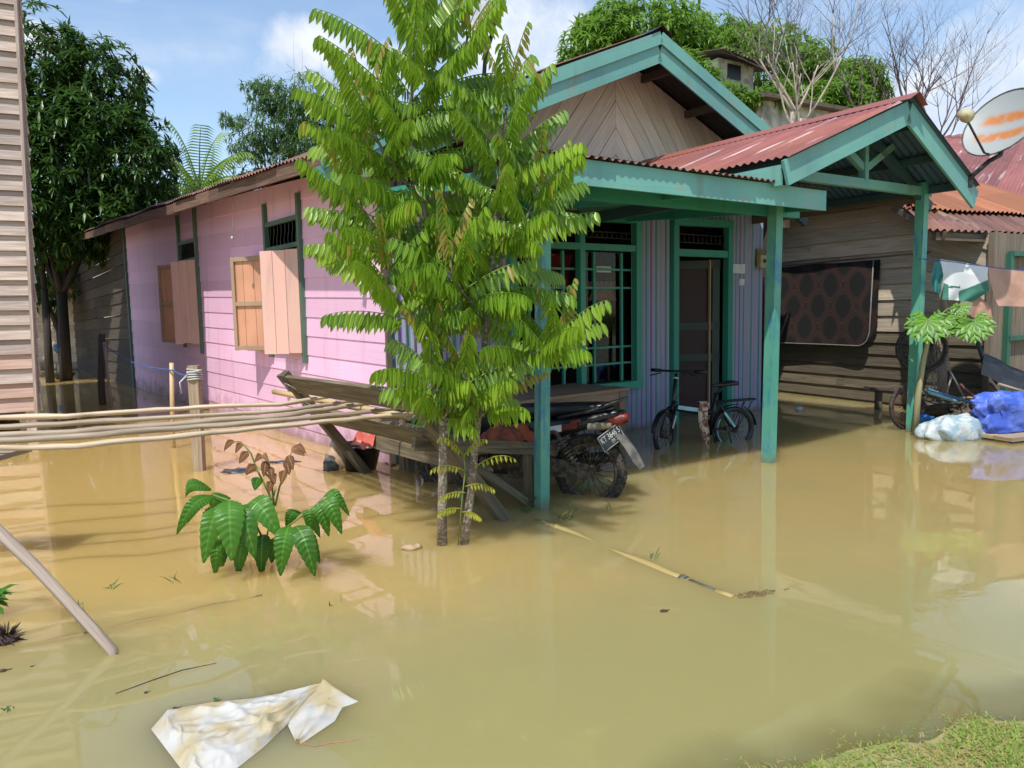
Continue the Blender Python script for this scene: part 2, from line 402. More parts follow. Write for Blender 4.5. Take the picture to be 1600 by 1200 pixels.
m_shrub = leafm('glossy_ribbed_leaf', (.03, .12, .012), (.08, .23, .022), .28, .40, None, .4, ribk=1.35, spots=.8)
m_wilt = leafm('wilted_brown_leaf', (.19, .085, .04), (.32, .17, .08), .3, .5)
m_papaya = leafm('papaya_leaf', (.05, .17, .012), (.15, .33, .03), .35, .4, ribk=2.2)
m_green = plain('green_stem', (.19, .25, .06), .5, .2)
m_concrete = plain('mossy_concrete', (.50, .47, .40), .9, .25, ns=3, bs=.3)
m_dishm = None
def dish_fn(t):
    u = uvv(t); n = t.noise(u, 3.2, 6, .6); s = t.add('ShaderNodeSeparateXYZ', i_0=u)
    r = t.math('SQRT', t.math('ADD', t.math('POWER', t.math('SUBTRACT', s.outputs[0], .0), 2), t.math('POWER', t.math('ADD', s.outputs[1], .05), 2)))
    band = t.ramp(t.math('ABSOLUTE', t.math('SUBTRACT', t.math('ABSOLUTE', s.outputs[1]), .28)), .24, .06)
    k = t.math('MULTIPLY', t.ramp(r, .82, .55), band); k = t.math('MULTIPLY', k, t.ramp(n, .30, .52))
    c = t.mix(k, (.31, .335, .33), (.44, .155, .035))
    return pbsdf(t, c, .5)
m_dish = mat('rusted_dish_paint', dish_fn)
def cloth(name, a, b, sc_=3, rough=.85, thr=(.45, .6), trans=0.0):
    def fn(t):
        n = t.noise(objv(t), sc_, 5, .6); w = t.noise(objv(t), 120, 2)
        c = t.mix(t.ramp(n, *thr), a, b); return pbsdf(t, c, rough, w, .2, .002)
    return mat(name, fn)
m_redcloth = cloth('red_pink_cloth', (.5, .10, .08), (.62, .24, .17), 9)
m_orcloth = cloth('orange_coir_cloth', (.38, .085, .03), (.17, .05, .03), 7)
m_bag = cloth('grey_plastic_bag', (.10, .10, .11), (.3, .3, .31), 18, .3)
def sackw_fn(t):
    o = objv(t); n = t.noise(o, 5, 5, .6); d = t.noise(o, 40, 4, .6); dd = t.noise(o, 9, 6, .7)
    wx = t.add('ShaderNodeTexWave', bands_direction='X', i_Vector=o, i_Scale=110.0).outputs[1]; wy = t.add('ShaderNodeTexWave', bands_direction='Y', i_Vector=o, i_Scale=110.0).outputs[1]
    c = t.mix(t.ramp(n, .42, .60), (.46, .45, .42), (.42, .345, .195)); c = t.mix(t.math('MULTIPLY', t.ramp(dd, .60, .70), .55), c, (.26, .19, .11)); c = t.mix(t.ramp(d, .72, .76), c, (.06, .04, .03))
    return pbsdf(t, c, .6, t.math('ADD', t.math('MULTIPLY', wx, wy), t.math('MULTIPLY', n, 2)), .25, .002)
m_sackw = mat('silted_white_sack', sackw_fn)
m_bluew = cloth('pale_blue_sack', (.24, .34, .40), (.48, .52, .52), 9, .45, (.40, .58))
m_blue = cloth('blue_tarp', (.045, .10, .48), (.10, .17, .58), 5, .45)
m_blacktarp = cloth('black_tarp', (.012, .012, .013), (.03, .03, .03), 4, .5)
m_shirt = cloth('white_shirt_cloth', (.60, .62, .64), (.66, .67, .69), 4)
m_shirtg = cloth('green_shirt_cloth', (.035, .15, .11), (.05, .19, .14), 4)
m_tealc = cloth('teal_cloth', (.02, .13, .13), (.04, .2, .19), 4)
m_browncl = cloth('dusty_pink_cloth', (.42, .24, .17), (.48, .29, .22), 4)
m_curtain = cloth('curtain_cloth', (.24, .12, .12), (.32, .17, .16), 5)
m_curtred = cloth('red_curtain_cloth', (.16, .008, .015), (.1, .006, .01), 5)
m_leop = cloth('spotted_cloth', (.62, .48, .36), (.22, .085, .05), 22, .9, (.47, .52))
m_rock = cloth('tan_stone', (.42, .28, .17), (.52, .38, .25), 9)
m_seed = plain('brown_husk', (.075, .04, .03), .8, .3)
m_pipe = paint('yellow_pipe', (.42, .32, .12), (.36, .29, .15), .5, 5, .4, .05, grain=False)
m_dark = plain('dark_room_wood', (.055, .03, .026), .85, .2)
m_doorin = paint('maroon_door_paint', (.04, .011, .012), (.025, .012, .012), .4, 4, .6, .1)
m_rope = plain('blue_rope', (.06, .11, .33), .7, .1)
m_ropew = plain('white_rope', (.5, .5, .5), .7, .1)
m_paper = plain('white_paper', (.6, .62, .6), .8, .06)
m_ink = plain('dark_ink', (.03, .03, .04), .6, .05)
m_meter = plain('yellowed_meter_plastic', (.42, .36, .2), .5, .1)
m_ochre = plain('ochre_board', (.23, .16, .06), .7, .2)
def glass_fn(t):
    g = t.add('ShaderNodeBsdfGlossy', i_Color=(1, 1, 1, 1), i_Roughness=.02); tr = t.add('ShaderNodeBsdfTransparent', i_Color=(.75, .78, .78, 1))
    fr = t.add('ShaderNodeFresnel', i_IOR=1.5)
    return t.add('ShaderNodeMixShader', i_0=t.math('MULTIPLY', fr.outputs[0], .6), i_1=tr.outputs[0], i_2=g.outputs[0]).outputs[0]
m_glass = mat('window_glass', glass_fn)
def carpet_fn(t):
    s = t.add('ShaderNodeSeparateXYZ', i_0=uvv(t)); u = s.outputs[0]; v = s.outputs[1]
    def band(nu, nv, lv, w, ou=0.0):
        a = t.math('COSINE', t.math('MULTIPLY', t.math('ADD', u, ou), 2*PI*nu)); b = t.math('COSINE', t.math('MULTIPLY', v, 2*PI*nv))
        h = t.math('ADD', a, b); return t.ramp(t.math('ABSOLUTE', t.math('SUBTRACT', t.math('ABSOLUTE', h), lv)), w, w*.35)
    k = t.math('MAXIMUM', band(4.3, 1.9, .18, .13), band(4.3, 1.9, .62, .09))
    k = t.math('MAXIMUM', k, t.math('MULTIPLY', band(4.3, 1.9, .40, .06), .5))
    n = t.noise(uvv(t), 60, 3); k = t.math('MULTIPLY', k, t.ramp(n, .25, .6))
    inn = t.math('ADD', t.math('COSINE', t.math('MULTIPLY', u, 2*PI*4.3)), t.math('COSINE', t.math('MULTIPLY', v, 2*PI*1.9)))
    base = t.mix(t.ramp(t.math('ABSOLUTE', inn), .75, .95), (.014, .009, .008), (.005, .005, .006))
    return pbsdf(t, t.mix(k, base, (.055, .021, .017)), .95, n, .4, .004)
m_carpet = mat('patterned_carpet', carpet_fn)
m_hem = plain('carpet_hem', (.2, .19, .17), .9, .1)

# ------------------------------------------------------------------ the setting: water and ground
def shore_y(x):
    b = 2.12 + .30*max(-1.0, min(1.0, (x-.75)/.7)) if x < .75 else 2.12 + .42*min(1, (x-.75)/1.0)*.75
    if x < .75: b = 2.12 - .55*min(2.0, (.75-x))
    return b + .09*noise.noise(V((x*3, 1.7, 0))) + .04*noise.noise(V((x*9, 4.7, 0)))
def ground_z(x, y):
    s = shore_y(x) - y
    z = .16*s if s > -2 else -.32
    z = max(-.42, min(.25, z))
    return z + .012*noise.noise(V((x*5, y*5, 0)))
def ground_fn(t):
    o = objv(t); n = t.noise(o, 9, 6); n2 = t.noise(o, 1.6, 4)
    c = t.mix(t.ramp(n, .35, .65), (.20, .22, .07), (.34, .27, .13)); c = t.mix(t.ramp(n2, .5, .7), c, (.32, .24, .13))
    return pbsdf(t, c, .95, n, .6, .02)
m_ground = mat('wet_muddy_turf', ground_fn)
def water_fn(t):
    o = objv(t); n = t.noise(o, .28, 3, .5, .4); n2 = t.noise(o, 1.4, 4, .55, .6); sep = t.add('ShaderNodeSeparateXYZ', i_0=o)
    dep = t.add('ShaderNodeAttribute', attribute_name='depth').outputs['Fac']
    k = t.math('ADD', t.math('MULTIPLY', n, .75), t.math('MULTIPLY', n2, .25))
    c = t.mix(t.ramp(k, .34, .64), (.36, .262, .098), (.305, .25, .105))
    c = t.mix(t.math('MULTIPLY', t.ramp(t.math('ADD', sep.outputs[0], t.math('MULTIPLY', n2, 1.5)), 2.2, -2.6), .85), c, (.485, .32, .105))
    c = t.mix(t.math('MULTIPLY', t.ramp(t.math('ADD', sep.outputs[1], t.math('MULTIPLY', t.math('SUBTRACT', n2, .5), 1.6)), 3.9, 2.7), .9), c, (.265, .236, .108))
    c = t.mix(t.ramp(dep, .34, .04), c, (.275, .245, .10))
    rip = t.noise(t.vmath('MULTIPLY', o, (1, 1.6, 1)), 9, 3, .5, .2); patch = t.ramp(t.noise(o, .7, 3), .46, .66)
    rip2 = t.noise(t.vmath('MULTIPLY', o, (1, 1.3, 1)), 1.3, 2, .5)
    h = t.math('ADD', t.math('MULTIPLY', t.math('MULTIPLY', rip, patch), .3), rip2)
    p = t.add('ShaderNodeBsdfPrincipled', i_Roughness=.012, i_IOR=1.46, subsurface_method='BURLEY')
    p.inputs['Subsurface Weight'].default_value = 1.0; p.inputs['Subsurface Scale'].default_value = .6; p.inputs['Subsurface Radius'].default_value = (1, .8, .45)
    t.l.new(c, p.inputs['Base Color'])
    P_, Q_ = W(1195, 930), W(1640, 1062); dv = (Q_-P_).normalized(); nv = V((-dv.y, dv.x, 0))
    off = t.vmath('SUBTRACT', o, tuple(P_)); da = t.add('ShaderNodeVectorMath', operation='DOT_PRODUCT', i_0=off, i_1=tuple(nv)).outputs['Value']; al = t.add('ShaderNodeVectorMath', operation='DOT_PRODUCT', i_0=off, i_1=tuple(dv)).outputs['Value']
    lm = t.math('MULTIPLY', t.ramp(t.math('ABSOLUTE', t.math('ADD', da, t.math('MULTIPLY', t.math('SUBTRACT', n2, .5), .1))), .10, .03), t.math('MULTIPLY', t.ramp(al, -.05, .15), t.ramp(t.noise(o, 3.3, 2), .38, .5)))
    for (qx, qy, qr) in ((560, 880, .30), (470, 925, .25), (600, 1000, .3)):
        ds = t.add('ShaderNodeVectorMath', operation='DISTANCE', i_0=o, i_1=tuple(W(qx, qy))).outputs['Value']; lm = t.math('MAXIMUM', lm, t.math('MULTIPLY', t.ramp(ds, qr, qr*.3), .45))
    cvx = t.add('ShaderNodeCombineXYZ', i_0=t.math('MULTIPLY', al, 12), i_1=t.math('MULTIPLY', da, 60)).outputs[0]
    h = t.math('ADD', h, t.math('MULTIPLY', t.math('MULTIPLY', t.noise(cvx, 1.0, 3, .5), lm), .55))
    scum = t.ramp(t.noise(t.vmath('MULTIPLY', o, (1.2, 3.2, 1)), 1.1, 7, .68, 1.2), .60, .72)
    c = t.mix(t.math('MULTIPLY', scum, .16), c, (.50, .42, .24)); t.l.new(c, p.inputs['Base Color'])
    fl = t.ramp(t.noise(o, 85, 3, .6), .74, .79); c = t.mix(t.math('MULTIPLY', fl, t.math('MULTIPLY', scum, .6)), c, (.16, .11, .05)); t.l.new(c, p.inputs['Base Color'])
    b = t.add('ShaderNodeBump', i_Strength=.12, i_Distance=.03, i_Height=h); t.l.new(b.outputs[0], p.inputs['Normal'])
    tr = t.add('ShaderNodeBsdfTransparent', i_Color=(.9, .85, .6, 1))
    a = t.math('ADD', .60, t.math('MULTIPLY', t.ramp(t.math('ADD', dep, t.math('MULTIPLY', t.math('SUBTRACT', n2, .5), .05)), 0, .05), .40))
    return t.add('ShaderNodeMixShader', i_0=a, i_1=tr.outputs[0], i_2=p.outputs[0]).outputs[0]
m_water = mat('muddy_flood_water', water_fn)

def axis(lo, hi, fine, flo, fhi):
    a = [lo]; x = lo
    big = [lo, lo/2, lo/4, flo-4]
    a = sorted(set([b for b in big if b < flo])) ; x = flo
    while x < fhi-1e-6: a.append(x); x += fine
    a += [fhi] + sorted(b for b in (fhi+4, hi/4, hi/2, hi) if b > fhi)
    return a
xs = axis(-160, 160, .06, -2.2, 3.4); ys = axis(-160, 260, .06, 1.2, 4.2)
def sheet(zf):
    m = M()
    for y in ys:
        for x in xs: m.v.append(V((x, y, zf(x, y))))
    nx = len(xs)
    for j in range(len(ys)-1):
        for i in range(nx-1):
            a = j*nx+i; m.fidx((a, a+1, a+nx+1, a+nx), [(xs[i], ys[j]), (xs[i+1], ys[j]), (xs[i+1], ys[j+1]), (xs[i], ys[j+1])])
    return m
g_ = sheet(ground_z).build('ground', m_ground, kind='structure')
mw = sheet(lambda x, y: 0.0)
w_ = mw.build('water', m_water, kind='structure')
at = w_.data.attributes.new('depth', 'FLOAT', 'POINT')
at.data.foreach_set('value', [max(0, -ground_z(p.x, p.y)) for p in mw.v])

# grass of the bank
mg = M()
R = random.Random(3)
for i in range(46000):
    x = R.uniform(.35, 2.3); y = R.uniform(1.75, 2.62); z = ground_z(x, y)
    dens = noise.noise(V((x*4, y*4, 3)))
    if z < -.035 + .02*R.random() or (z < .004 and R.random() < .75): continue
    if dens < -.3 and R.random() < .4: continue
    th = R.uniform(0, 2*PI); L = R.uniform(.010, .032)*(1.0 + .5*dens)
    d = V((math.cos(th)*.9, math.sin(th)*.9, R.uniform(.3, 1.1))).normalized(); sd = d.cross(UP).normalized()
    p = V((x, y, z-.004)); w = R.uniform(.0018, .0036); q = p+d*L*.6; e = q + (d+V((0, 0, -.6))).normalized()*L*.5
    r = R.random() if R.random() > .16+.8*max(0, noise.noise(V((x*5, y*5, 9)))+.12) else 1.2
    mg.face((p-sd*w, p+sd*w, q+sd*w*.7, q-sd*w*.7), r=r); mg.face((q-sd*w*.7, q+sd*w*.7, e), r=r)
m_grass = leafm('short_grass', (.13, .22, .03), (.34, .40, .09), .3, .6, (.40, .30, .12))
mg.build('grass', m_grass, kind='stuff', label='short green and straw coloured grass on the bank at lower right')

# ------------------------------------------------------------------ wall frames
class Fr:
    def __init__(s, o, q, toward=CAM):
        s.o = V((o.x, o.y, 0)); s.u = V((q.x-o.x, q.y-o.y, 0)); s.L = s.u.length; s.u.normalize()
        s.n = s.u.cross(UP).normalized()
        if (V((toward.x, toward.y, 0))-s.o).dot(s.n) < 0: s.n = -s.n
    def pt(s, u, z, o=0.0): return s.o + s.u*u + UP*z + s.n*o
    def px(s, x, y, o=0.0): return PL(x, y, s.o+s.n*o, s.n)
    def uz(s, x, y, o=0.0):
        p = s.px(x, y, o); return (p-s.o).dot(s.u), p.z

def planks(mb, fr, u0, u1, z0, ztop, rows, th=.018, lap=.012, holes=(), joints=1, o=0.0, jit=.006, zt2=None, rndf=None):
    """lapped boards between u0..u1; ztop(u) is the top line; holes are (ua, ub, za, zb)"""
    zt0, zt1 = ztop(u0), ztop(u1)
    fr_ = [i/rows for i in range(rows+1)]
    for i in range(rows):
        ja = fr_[i]+(random.uniform(-jit, jit) if i else 0)
        cuts = [u0]+sorted(u0+(u1-u0)*random.uniform(.15, .85) for _ in range(joints if random.random() < .7 else 0))+[u1]
        for a, b in zip(cuts[:-1], cuts[1:]):
            segs = [(a, b)]
            za = z0+(ztop(a)-z0)*fr_[i]; zb = z0+(ztop(a)-z0)*fr_[i+1]
            for (ha, hb, hz0, hz1) in holes:
                if zb > hz0+.02 and za < hz1-.02:
                    new = []
                    for (p, q) in segs:
                        if hb <= p or ha >= q: new.append((p, q)); continue
                        if ha > p: new.append((p, ha))
                        if hb < q: new.append((hb, q))
                    segs = new
            r = random.random() if rndf is None else rndf(i)
            for (p, q) in segs:
                def P(u, f, oo): return fr.pt(u, z0+(ztop(u)-z0)*f, oo+o)
                g = .0012
                dz = random.uniform(-.003, .003); f0 = fr_[i]+dz/3; f1 = fr_[i+1]+.010/(zt0-z0)
                c = [P(p+g, f0, lap), P(q-g, f0, lap), P(q-g, f0, lap+th), P(p+g, f0, lap+th), P(p+g, f1, 0), P(q-g, f1, 0), P(q-g, f1, .006), P(p+g, f1, .006)]
                mb.hexa(c, r)

# ------------------------------------------------------------------ the pink house
Cc = W(615, 727); Bb = W(213, 605); Dd = W(1190, 640)
FP = Fr(Cc, Bb); FF = Fr(Cc, Dd)
BACK = FP.u.copy()
house = thing('wooden_house', (Cc.x, Cc.y, 0), 'flooded wooden house with pink side wall, violet sheet front and teal trimmed roofs', 'house')
def zt_p(u):
    a = FP.uz(545, 262); b = FP.uz(208, 347); return a[1]+(b[1]-a[1])*(u-a[0])/(b[0]-a[0])
# shuttered windows of the side wall
wins = []
for (lx, rx, ytg, ybg, yb, ytp, ybp, freeR, freeL, st, sb) in (
        (421, 474, 345, 386, 548, 318, 566, 410, 367, 389, 551),
        (284, 311, 378, 407, 534, 335, 551, 271, 252, 407, 536)):
    ua, _ = FP.uz(lx, 400); ub, _ = FP.uz(rx, 400)
    wins.append(dict(ua=ua, ub=ub, zg1=FP.uz((lx+rx)/2, ytg)[1], zg0=FP.uz((lx+rx)/2, ybg)[1], zb=FP.uz(rx, yb)[1],
                     zp1=FP.uz(lx, ytp)[1], zp0=FP.uz(rx, ybp)[1], fr=freeR, fl=freeL, zs1=FP.uz(rx, st)[1], zs0=FP.uz(rx, sb)[1]))
mb = M()
planks(mb, FP, 0, FP.L, -.3, zt_p, 15, holes=[(w['ub'], w['ua'], w['zb'], w['zg1']) for w in wins], joints=2, th=.010, lap=.006)
mb.build('side_wall', m_pink, house)
uE = FP.uz(60, 600)[0]
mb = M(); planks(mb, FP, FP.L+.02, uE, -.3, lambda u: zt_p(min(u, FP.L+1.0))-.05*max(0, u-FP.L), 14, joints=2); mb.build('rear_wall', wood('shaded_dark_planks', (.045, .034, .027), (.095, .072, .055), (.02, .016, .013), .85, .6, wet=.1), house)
mb = M(); mb.beam(FP.pt(FP.L+.01, -.2, .03), FP.pt(FP.L+.01, zt_p(FP.L), .03), .06, .05, FP.n); mb.build('corner_board', m_trimg, house)
mb = M(); mb.beam(FP.pt(-.02, -.2, .02), FP.pt(-.02, 2.7, .02), .03, .05, FP.n); mb.build('corner_board', m_dkwood, house)
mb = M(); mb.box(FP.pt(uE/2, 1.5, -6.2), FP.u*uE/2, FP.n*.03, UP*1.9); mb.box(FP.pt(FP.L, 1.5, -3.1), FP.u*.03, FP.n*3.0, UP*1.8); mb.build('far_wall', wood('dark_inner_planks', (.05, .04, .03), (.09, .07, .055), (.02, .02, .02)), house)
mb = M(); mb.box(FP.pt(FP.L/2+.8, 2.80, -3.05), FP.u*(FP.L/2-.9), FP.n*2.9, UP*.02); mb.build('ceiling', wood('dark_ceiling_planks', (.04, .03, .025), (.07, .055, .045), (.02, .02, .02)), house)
for wn in wins:
    ua, ub = wn['ua'], wn['ub']; fb = M()
    for u in (ua, ub): fb.beam(FP.pt(u, wn['zp0'] if u == ub else wn['zb']-.1, .03), FP.pt(u, wn['zp1'], .03), .06, .055, FP.n)
    for z in (wn['zg1'], wn['zg0'], wn['zb']): fb.beam(FP.pt(ua-.03, z, .028), FP.pt(ub+.03, z, .028), .05, .05, FP.n)
    win = fb.build('window', m_trimg, house, label='shuttered side window with curly grille above')
    for (za, zb2) in ((wn['zg1'], wn['zg1']+.24), (wn['zb']-.24, wn['zb'])):
        ib = M(); ib.box(FP.pt((ua+ub)/2, (za+zb2)/2, .006), FP.u*(abs(ua-ub)/2), FP.n*.006, UP*(zb2-za)/2); ib.build('infill_board', m_pink, house)
    gb = M(); nb = 9
    for i in range(1, nb):
        u = ub+(ua-ub)*i/nb; pts = []
        for k in range(9):
            f = k/8; pts.append(FP.pt(u+.022*math.sin(f*2*PI), wn['zg0']+(wn['zg1']-wn['zg0'])*f, .02))
        gb.tube(pts, .006, 5)
    gb.build('grille', m_dkmetal, win)
    wd = abs(ua-ub)/2+.02; H0, H1 = wn['zs0'], wn['zs1']
    def solve(hu, sgn, target):
        best = None
        for k in range(10, 178):
            th = rad(k); d = FP.u*(sgn*math.cos(th))+FP.n*math.sin(th)
            e = abs(proj(FP.pt(hu, (H0+H1)/2, .06)+d*wd).x-target)
            if best is None or e < best[0]: best = (e, d, k)
        return best
    for (hu, sgn, tgt, inner) in ((ub, 1, wn['fr'], False), (ua, -1, wn['fl'], True)):
        e, d, kdeg = solve(hu, sgn, tgt)
        nrm = d.cross(UP).normalized()
        if nrm.dot(CAM-FP.pt(hu, 1)) < 0: nrm = -nrm
        s_ = M(); h = FP.pt(hu, 0, .06); npl = 3
        for i in range(npl):
            a = h+d*(wd*i/npl+.003); b = h+d*(wd*(i+1)/npl-.003); z0 = H0+random.uniform(-.012, .012)
            c = []
            for z in (z0, H1+random.uniform(-.008, .008)):
                for (q, o) in ((a, -.009), (b, -.009), (b, .009), (a, .009)): c.append(q+UP*z+nrm*o)
            # long axis upwards for the grain
            cc = [c[0], c[4], c[5], c[1], c[3], c[7], c[6], c[2]]
            s_.hexa(cc)
        sh = s_.build('shutter', m_orange_in if inner else m_orange, win)
        if inner:
            f = M()
            for z in (H0+.03, (H0+H1)/2, H1-.03): f.beam(h+d*.02+UP*z+nrm*.022, h+d*(wd-.02)+UP*z+nrm*.022, .022, .05, UP)
            for q in (.025, wd-.025): f.beam(h+d*q+UP*H0+nrm*.024, h+d*q+UP*H1+nrm*.024, .05, .025, nrm)
            f.build('shutter_frame', m_stile, win)

# front wall of corrugated sheet
def zt_f(u):
    a = FF.uz(880, 309); b = FF.uz(1197, 322); return a[1]+(b[1]-a[1])*(u-a[0])/(b[0]-a[0])
def quadpx(*pp): return [FF.uz(*p) for p in pp]
wl = FF.uz(797, 460)[0]; wr = FF.uz(992, 460)[0]; wm = FF.uz(905, 460)[0]
wz1a = FF.uz(797, 331)[1]; wz1b = FF.uz(992, 341)[1]; wz0 = FF.uz(985, 600)[1]; wzta = FF.uz(870, 384)[1]; wztb = FF.uz(985, 389)[1]
dl = FF.uz(1050, 500)[0]; dr = FF.uz(1134, 500)[0]; dz1a = FF.uz(1054, 346)[1]; dz1b = FF.uz(1140, 350)[1]; dzta = FF.uz(1058, 395)[1]; dztb = FF.uz(1134, 398)[1]
holes = [(wl+.04, wr-.04, wz0+.03, min(wz1a, wz1b)-.03), (dl+.04, dr-.04, -.5, min(dz1a, dz1b)-.03)]
mb = M(); per = .082; sub = 6; n = int(FF.L/per)*sub
def fo(u): return .014*math.cos(u/per*2*PI)
for i in range(n):
    u0 = FF.L*i/n; u1 = FF.L*(i+1)/n; um = (u0+u1)/2; z0, z1 = -.3, zt_f(um)+.3
    segs = [(z0, z1)]
    for (a, b, za, zb) in holes:
        if a < um < b: segs = [(z0, za), (zb, z1)] if za > z0 else [(zb, z1)]
    k = int(round(um/per*2)) % 4; mi = 0 if k in (0, 2) else (1 if k == 1 else 2)
    ph = (um/per) % 2
    mi = 1 if .32 < ph < .72 else (2 if 1.42 < ph < 1.6 else 0)
    for (a, b) in segs:
        mb.face((FF.pt(u0, a, fo(u0)), FF.pt(u1, a, fo(u1)), FF.pt(u1, b, fo(u1)), FF.pt(u0, b, fo(u0))), [(a, u0), (a, u1), (b, u1), (b, u0)], .5, mi, True)
mb.build('front_wall', [m_violet, m_vgreen, m_vdark], house)
# front window: frame, transom, mullion, grilles, panes
def fbeam(mb, u0, z0, u1, z1, w, h, o=.02, mi=0): mb.beam(FF.pt(u0, z0, o), FF.pt(u1, z1, o), h, w, FF.n, mi=mi)
fb = M(); t_ = .085
fbeam(fb, wl, wz0, wl, wz1a+.03, .09, t_, .03); fbeam(fb, wr, wz0-.03, wr, wz1b+.03, .09, t_, .03); fbeam(fb, wm, wz0, wm, (wz1a+wz1b)/2, .085, .07, .025)
fbeam(fb, wl-.04, wz1a-.02, wr+.045, wz1b-.02, .1, t_, .034); fbeam(fb, wl, wz0, wr+.04, wz0, .12, t_, .036)
tzl = wzta+(wztb-wzta)*(wl-FF.uz(870, 384)[0])/(FF.uz(985, 389)[0]-FF.uz(870, 384)[0])
fbeam(fb, wl, tzl, wr, wztb, .085, .07, .023)
win = fb.build('window', m_teald, house, label='front window of three teal framed bays with security bars')
gb = M()
for (a, b) in ((wl+.05, wm-.05), (wm+.05, wr-.05)):
    wd = b-a
    for f in (.24, .80): gb.beam(FF.pt(a+wd*f, wz0+.05, -.02), FF.pt(a+wd*f, wztb-.05, -.02), .03, .03, FF.n)
    zz0, zz1 = wz0+.05, wztb-.05
    for f in (.14, .27, .73, .87): z = zz0+(zz1-zz0)*f; gb.beam(FF.pt(a, z, -.024), FF.pt(b, z, -.024), .022, .028, FF.n)
gb.build('grille', m_trimg if False else m_teald, win)
gb = M()
for (a, b) in ((wl+.05, wm-.05), (wm+.05, wr-.05)):
    za, zb = wztb+.06, min(wz1a, wz1b)-.07
    for f in (.28, .62): gb.tube([FF.pt(a, za+(zb-za)*f, -.01), FF.pt(b, za+(zb-za)*f, -.01)], .009, 5)
    for k in range(1, 10): u = a+(b-a)*k/10; gb.tube([FF.pt(u, za+(zb-za)*.28, -.01), FF.pt(u, za+(zb-za)*.62, -.01)], .007, 5)
gb.build('vent_grille', m_dkmetal, win)
pb = M(); pb.face([FF.pt(wm+.04, wz0+.05, -.05), FF.pt(wr-.04, wz0+.05, -.05), FF.pt(wr-.04, wztb-.04, -.05), FF.pt(wm+.04, wztb-.04, -.05)])
pb.build('pane', m_glass, win)
# door: frame with transom grille, the leaf standing open inside
fb = M()
fbeam(fb, dl, -.25, dl, dz1a+.03, .085, .09, .03); fbeam(fb, dr, -.25, dr, dz1b+.03, .085, .09, .03)
fbeam(fb, dl-.04, dz1a-.01, dr+.04, dz1b-.01, .09, .09, .034); fbeam(fb, dl, dzta, dr, dztb, .07, .085, .027)
dfr = fb.build('door_frame', m_teald, house)
gb = M(); a, b = dl+.05, dr-.05; za, zb = dztb+.05, min(dz1a, dz1b)-.06
for f in (.30, .68): gb.tube([FF.pt(a, za+(zb-za)*f, 0), FF.pt(b, za+(zb-za)*f, 0)], .009, 5)
for k in range(0, 12): u = a+(b-a)*k/11; gb.tube([FF.pt(u, za+(zb-za)*.30, 0), FF.pt(u, za+(zb-za)*.68, 0)], .007, 5)
gb.build('vent_grille', m_dkmetal, dfr)
# open leaf swung inwards on the right jamb
lw = (dr-dl)-.12; hd = FF.pt(dr-.06, 0, -.06); dd = (-FF.u*.80 - FF.n*.6).normalized(); nn = dd.cross(UP).normalized()
if nn.dot(CAM-hd) < 0: nn = -nn
lb = M(); zt = dztb-.06
lb.box(hd+dd*lw/2+UP*(zt/2-.1), dd*lw/2, nn*.018, UP*(zt/2+.1))
leaf_ = lb.build('door', m_doorin, house)
lb = M()
for z in (.02*zt, .38*zt, .58*zt, .97*zt): lb.box(hd+dd*lw/2+UP*z+nn*.03, dd*lw/2, nn*.014, UP*.05)
for q in (.05, lw-.05): lb.box(hd+dd*q+UP*zt/2+nn*.032, dd*.045, nn*.012, UP*zt/2)
lb.build('door_batten', paint('dark_batten_paint', (.02, .045, .035), (.03, .03, .025), .3, 4), leaf_)
lb = M(); lb.box(FF.pt(dr-.2, zt/2, -.1), FF.u*.012, FF.n*.012, UP*zt/2); lb.build('door_stop', m_stile, house)
# inner partitions keep the rooms dark
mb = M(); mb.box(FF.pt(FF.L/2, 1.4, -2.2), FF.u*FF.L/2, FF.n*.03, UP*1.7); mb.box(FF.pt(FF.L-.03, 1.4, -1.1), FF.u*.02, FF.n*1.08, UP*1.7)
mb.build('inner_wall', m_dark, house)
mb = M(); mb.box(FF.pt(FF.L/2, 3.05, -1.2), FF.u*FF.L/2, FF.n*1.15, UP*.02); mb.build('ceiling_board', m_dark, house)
# peach strip and board over the window
mb = M()
a = FF.uz(800, 315); b = FF.uz(991, 318)
mb.box((FF.pt(wl, wz1a+.13, .03)+FF.pt(wr-.02, wz1b+.13, .03))/2, (FF.pt(wr-.02, wz1b, 0)-FF.pt(wl, wz1a, 0))/2, FF.n*.012, UP*.09)
mb.build('header_panel', m_orange, house)
mb = M(); uu = FF.uz(962, 330)[0]
mb.box((FF.pt(wl, wz1a+.14, .05)+FF.pt(uu, wz1b+.145, .05))/2, (FF.pt(uu, wz1b+.005, 0)-FF.pt(wl, wz1a, 0))/2, FF.n*.01, UP*.065); mb.build('header_board', m_teald, house)

# main roof
OV = .55
E0 = PL(497, 236, FP.o+FP.n*OV, FP.n); E1 = PL(118, 366, FP.o+FP.n*OV, FP.n)
GN = FF.n
A0 = PL(1030, 48, E0, GN); R0 = PL(1187, 187, E0, GN)
lenb = (V((E1.x, E1.y, 0))-V((E0.x, E0.y, 0))).dot(BACK)
A1 = A0+BACK*lenb; R0x = A0+(R0-A0)*1.35; R1 = R0x+BACK*lenb
mb = M(); mb.corr(E0, E1, A0, A1, .09, .011, nv=8, sag=.05, flip=False, jag=.03)
n0 = (E1-E0).cross(A0-E0)
if n0.z < 0: mb = M(); mb.corr(E1, E0, A1, A0, .09, .011, nv=8, sag=.05, jag=.03)
roof = mb.build('roof', m_rust0, house)
mb = M(); mb.corr(R0x, R1, A0, A1, .09, .011, nv=8, sag=.04)
if (R1-R0x).cross(A0-R0x).z < 0: mb = M(); mb.corr(R1, R0x, A1, A0, .09, .011, nv=8, sag=.04)
mb.build('roof_slope', m_rust0, roof)
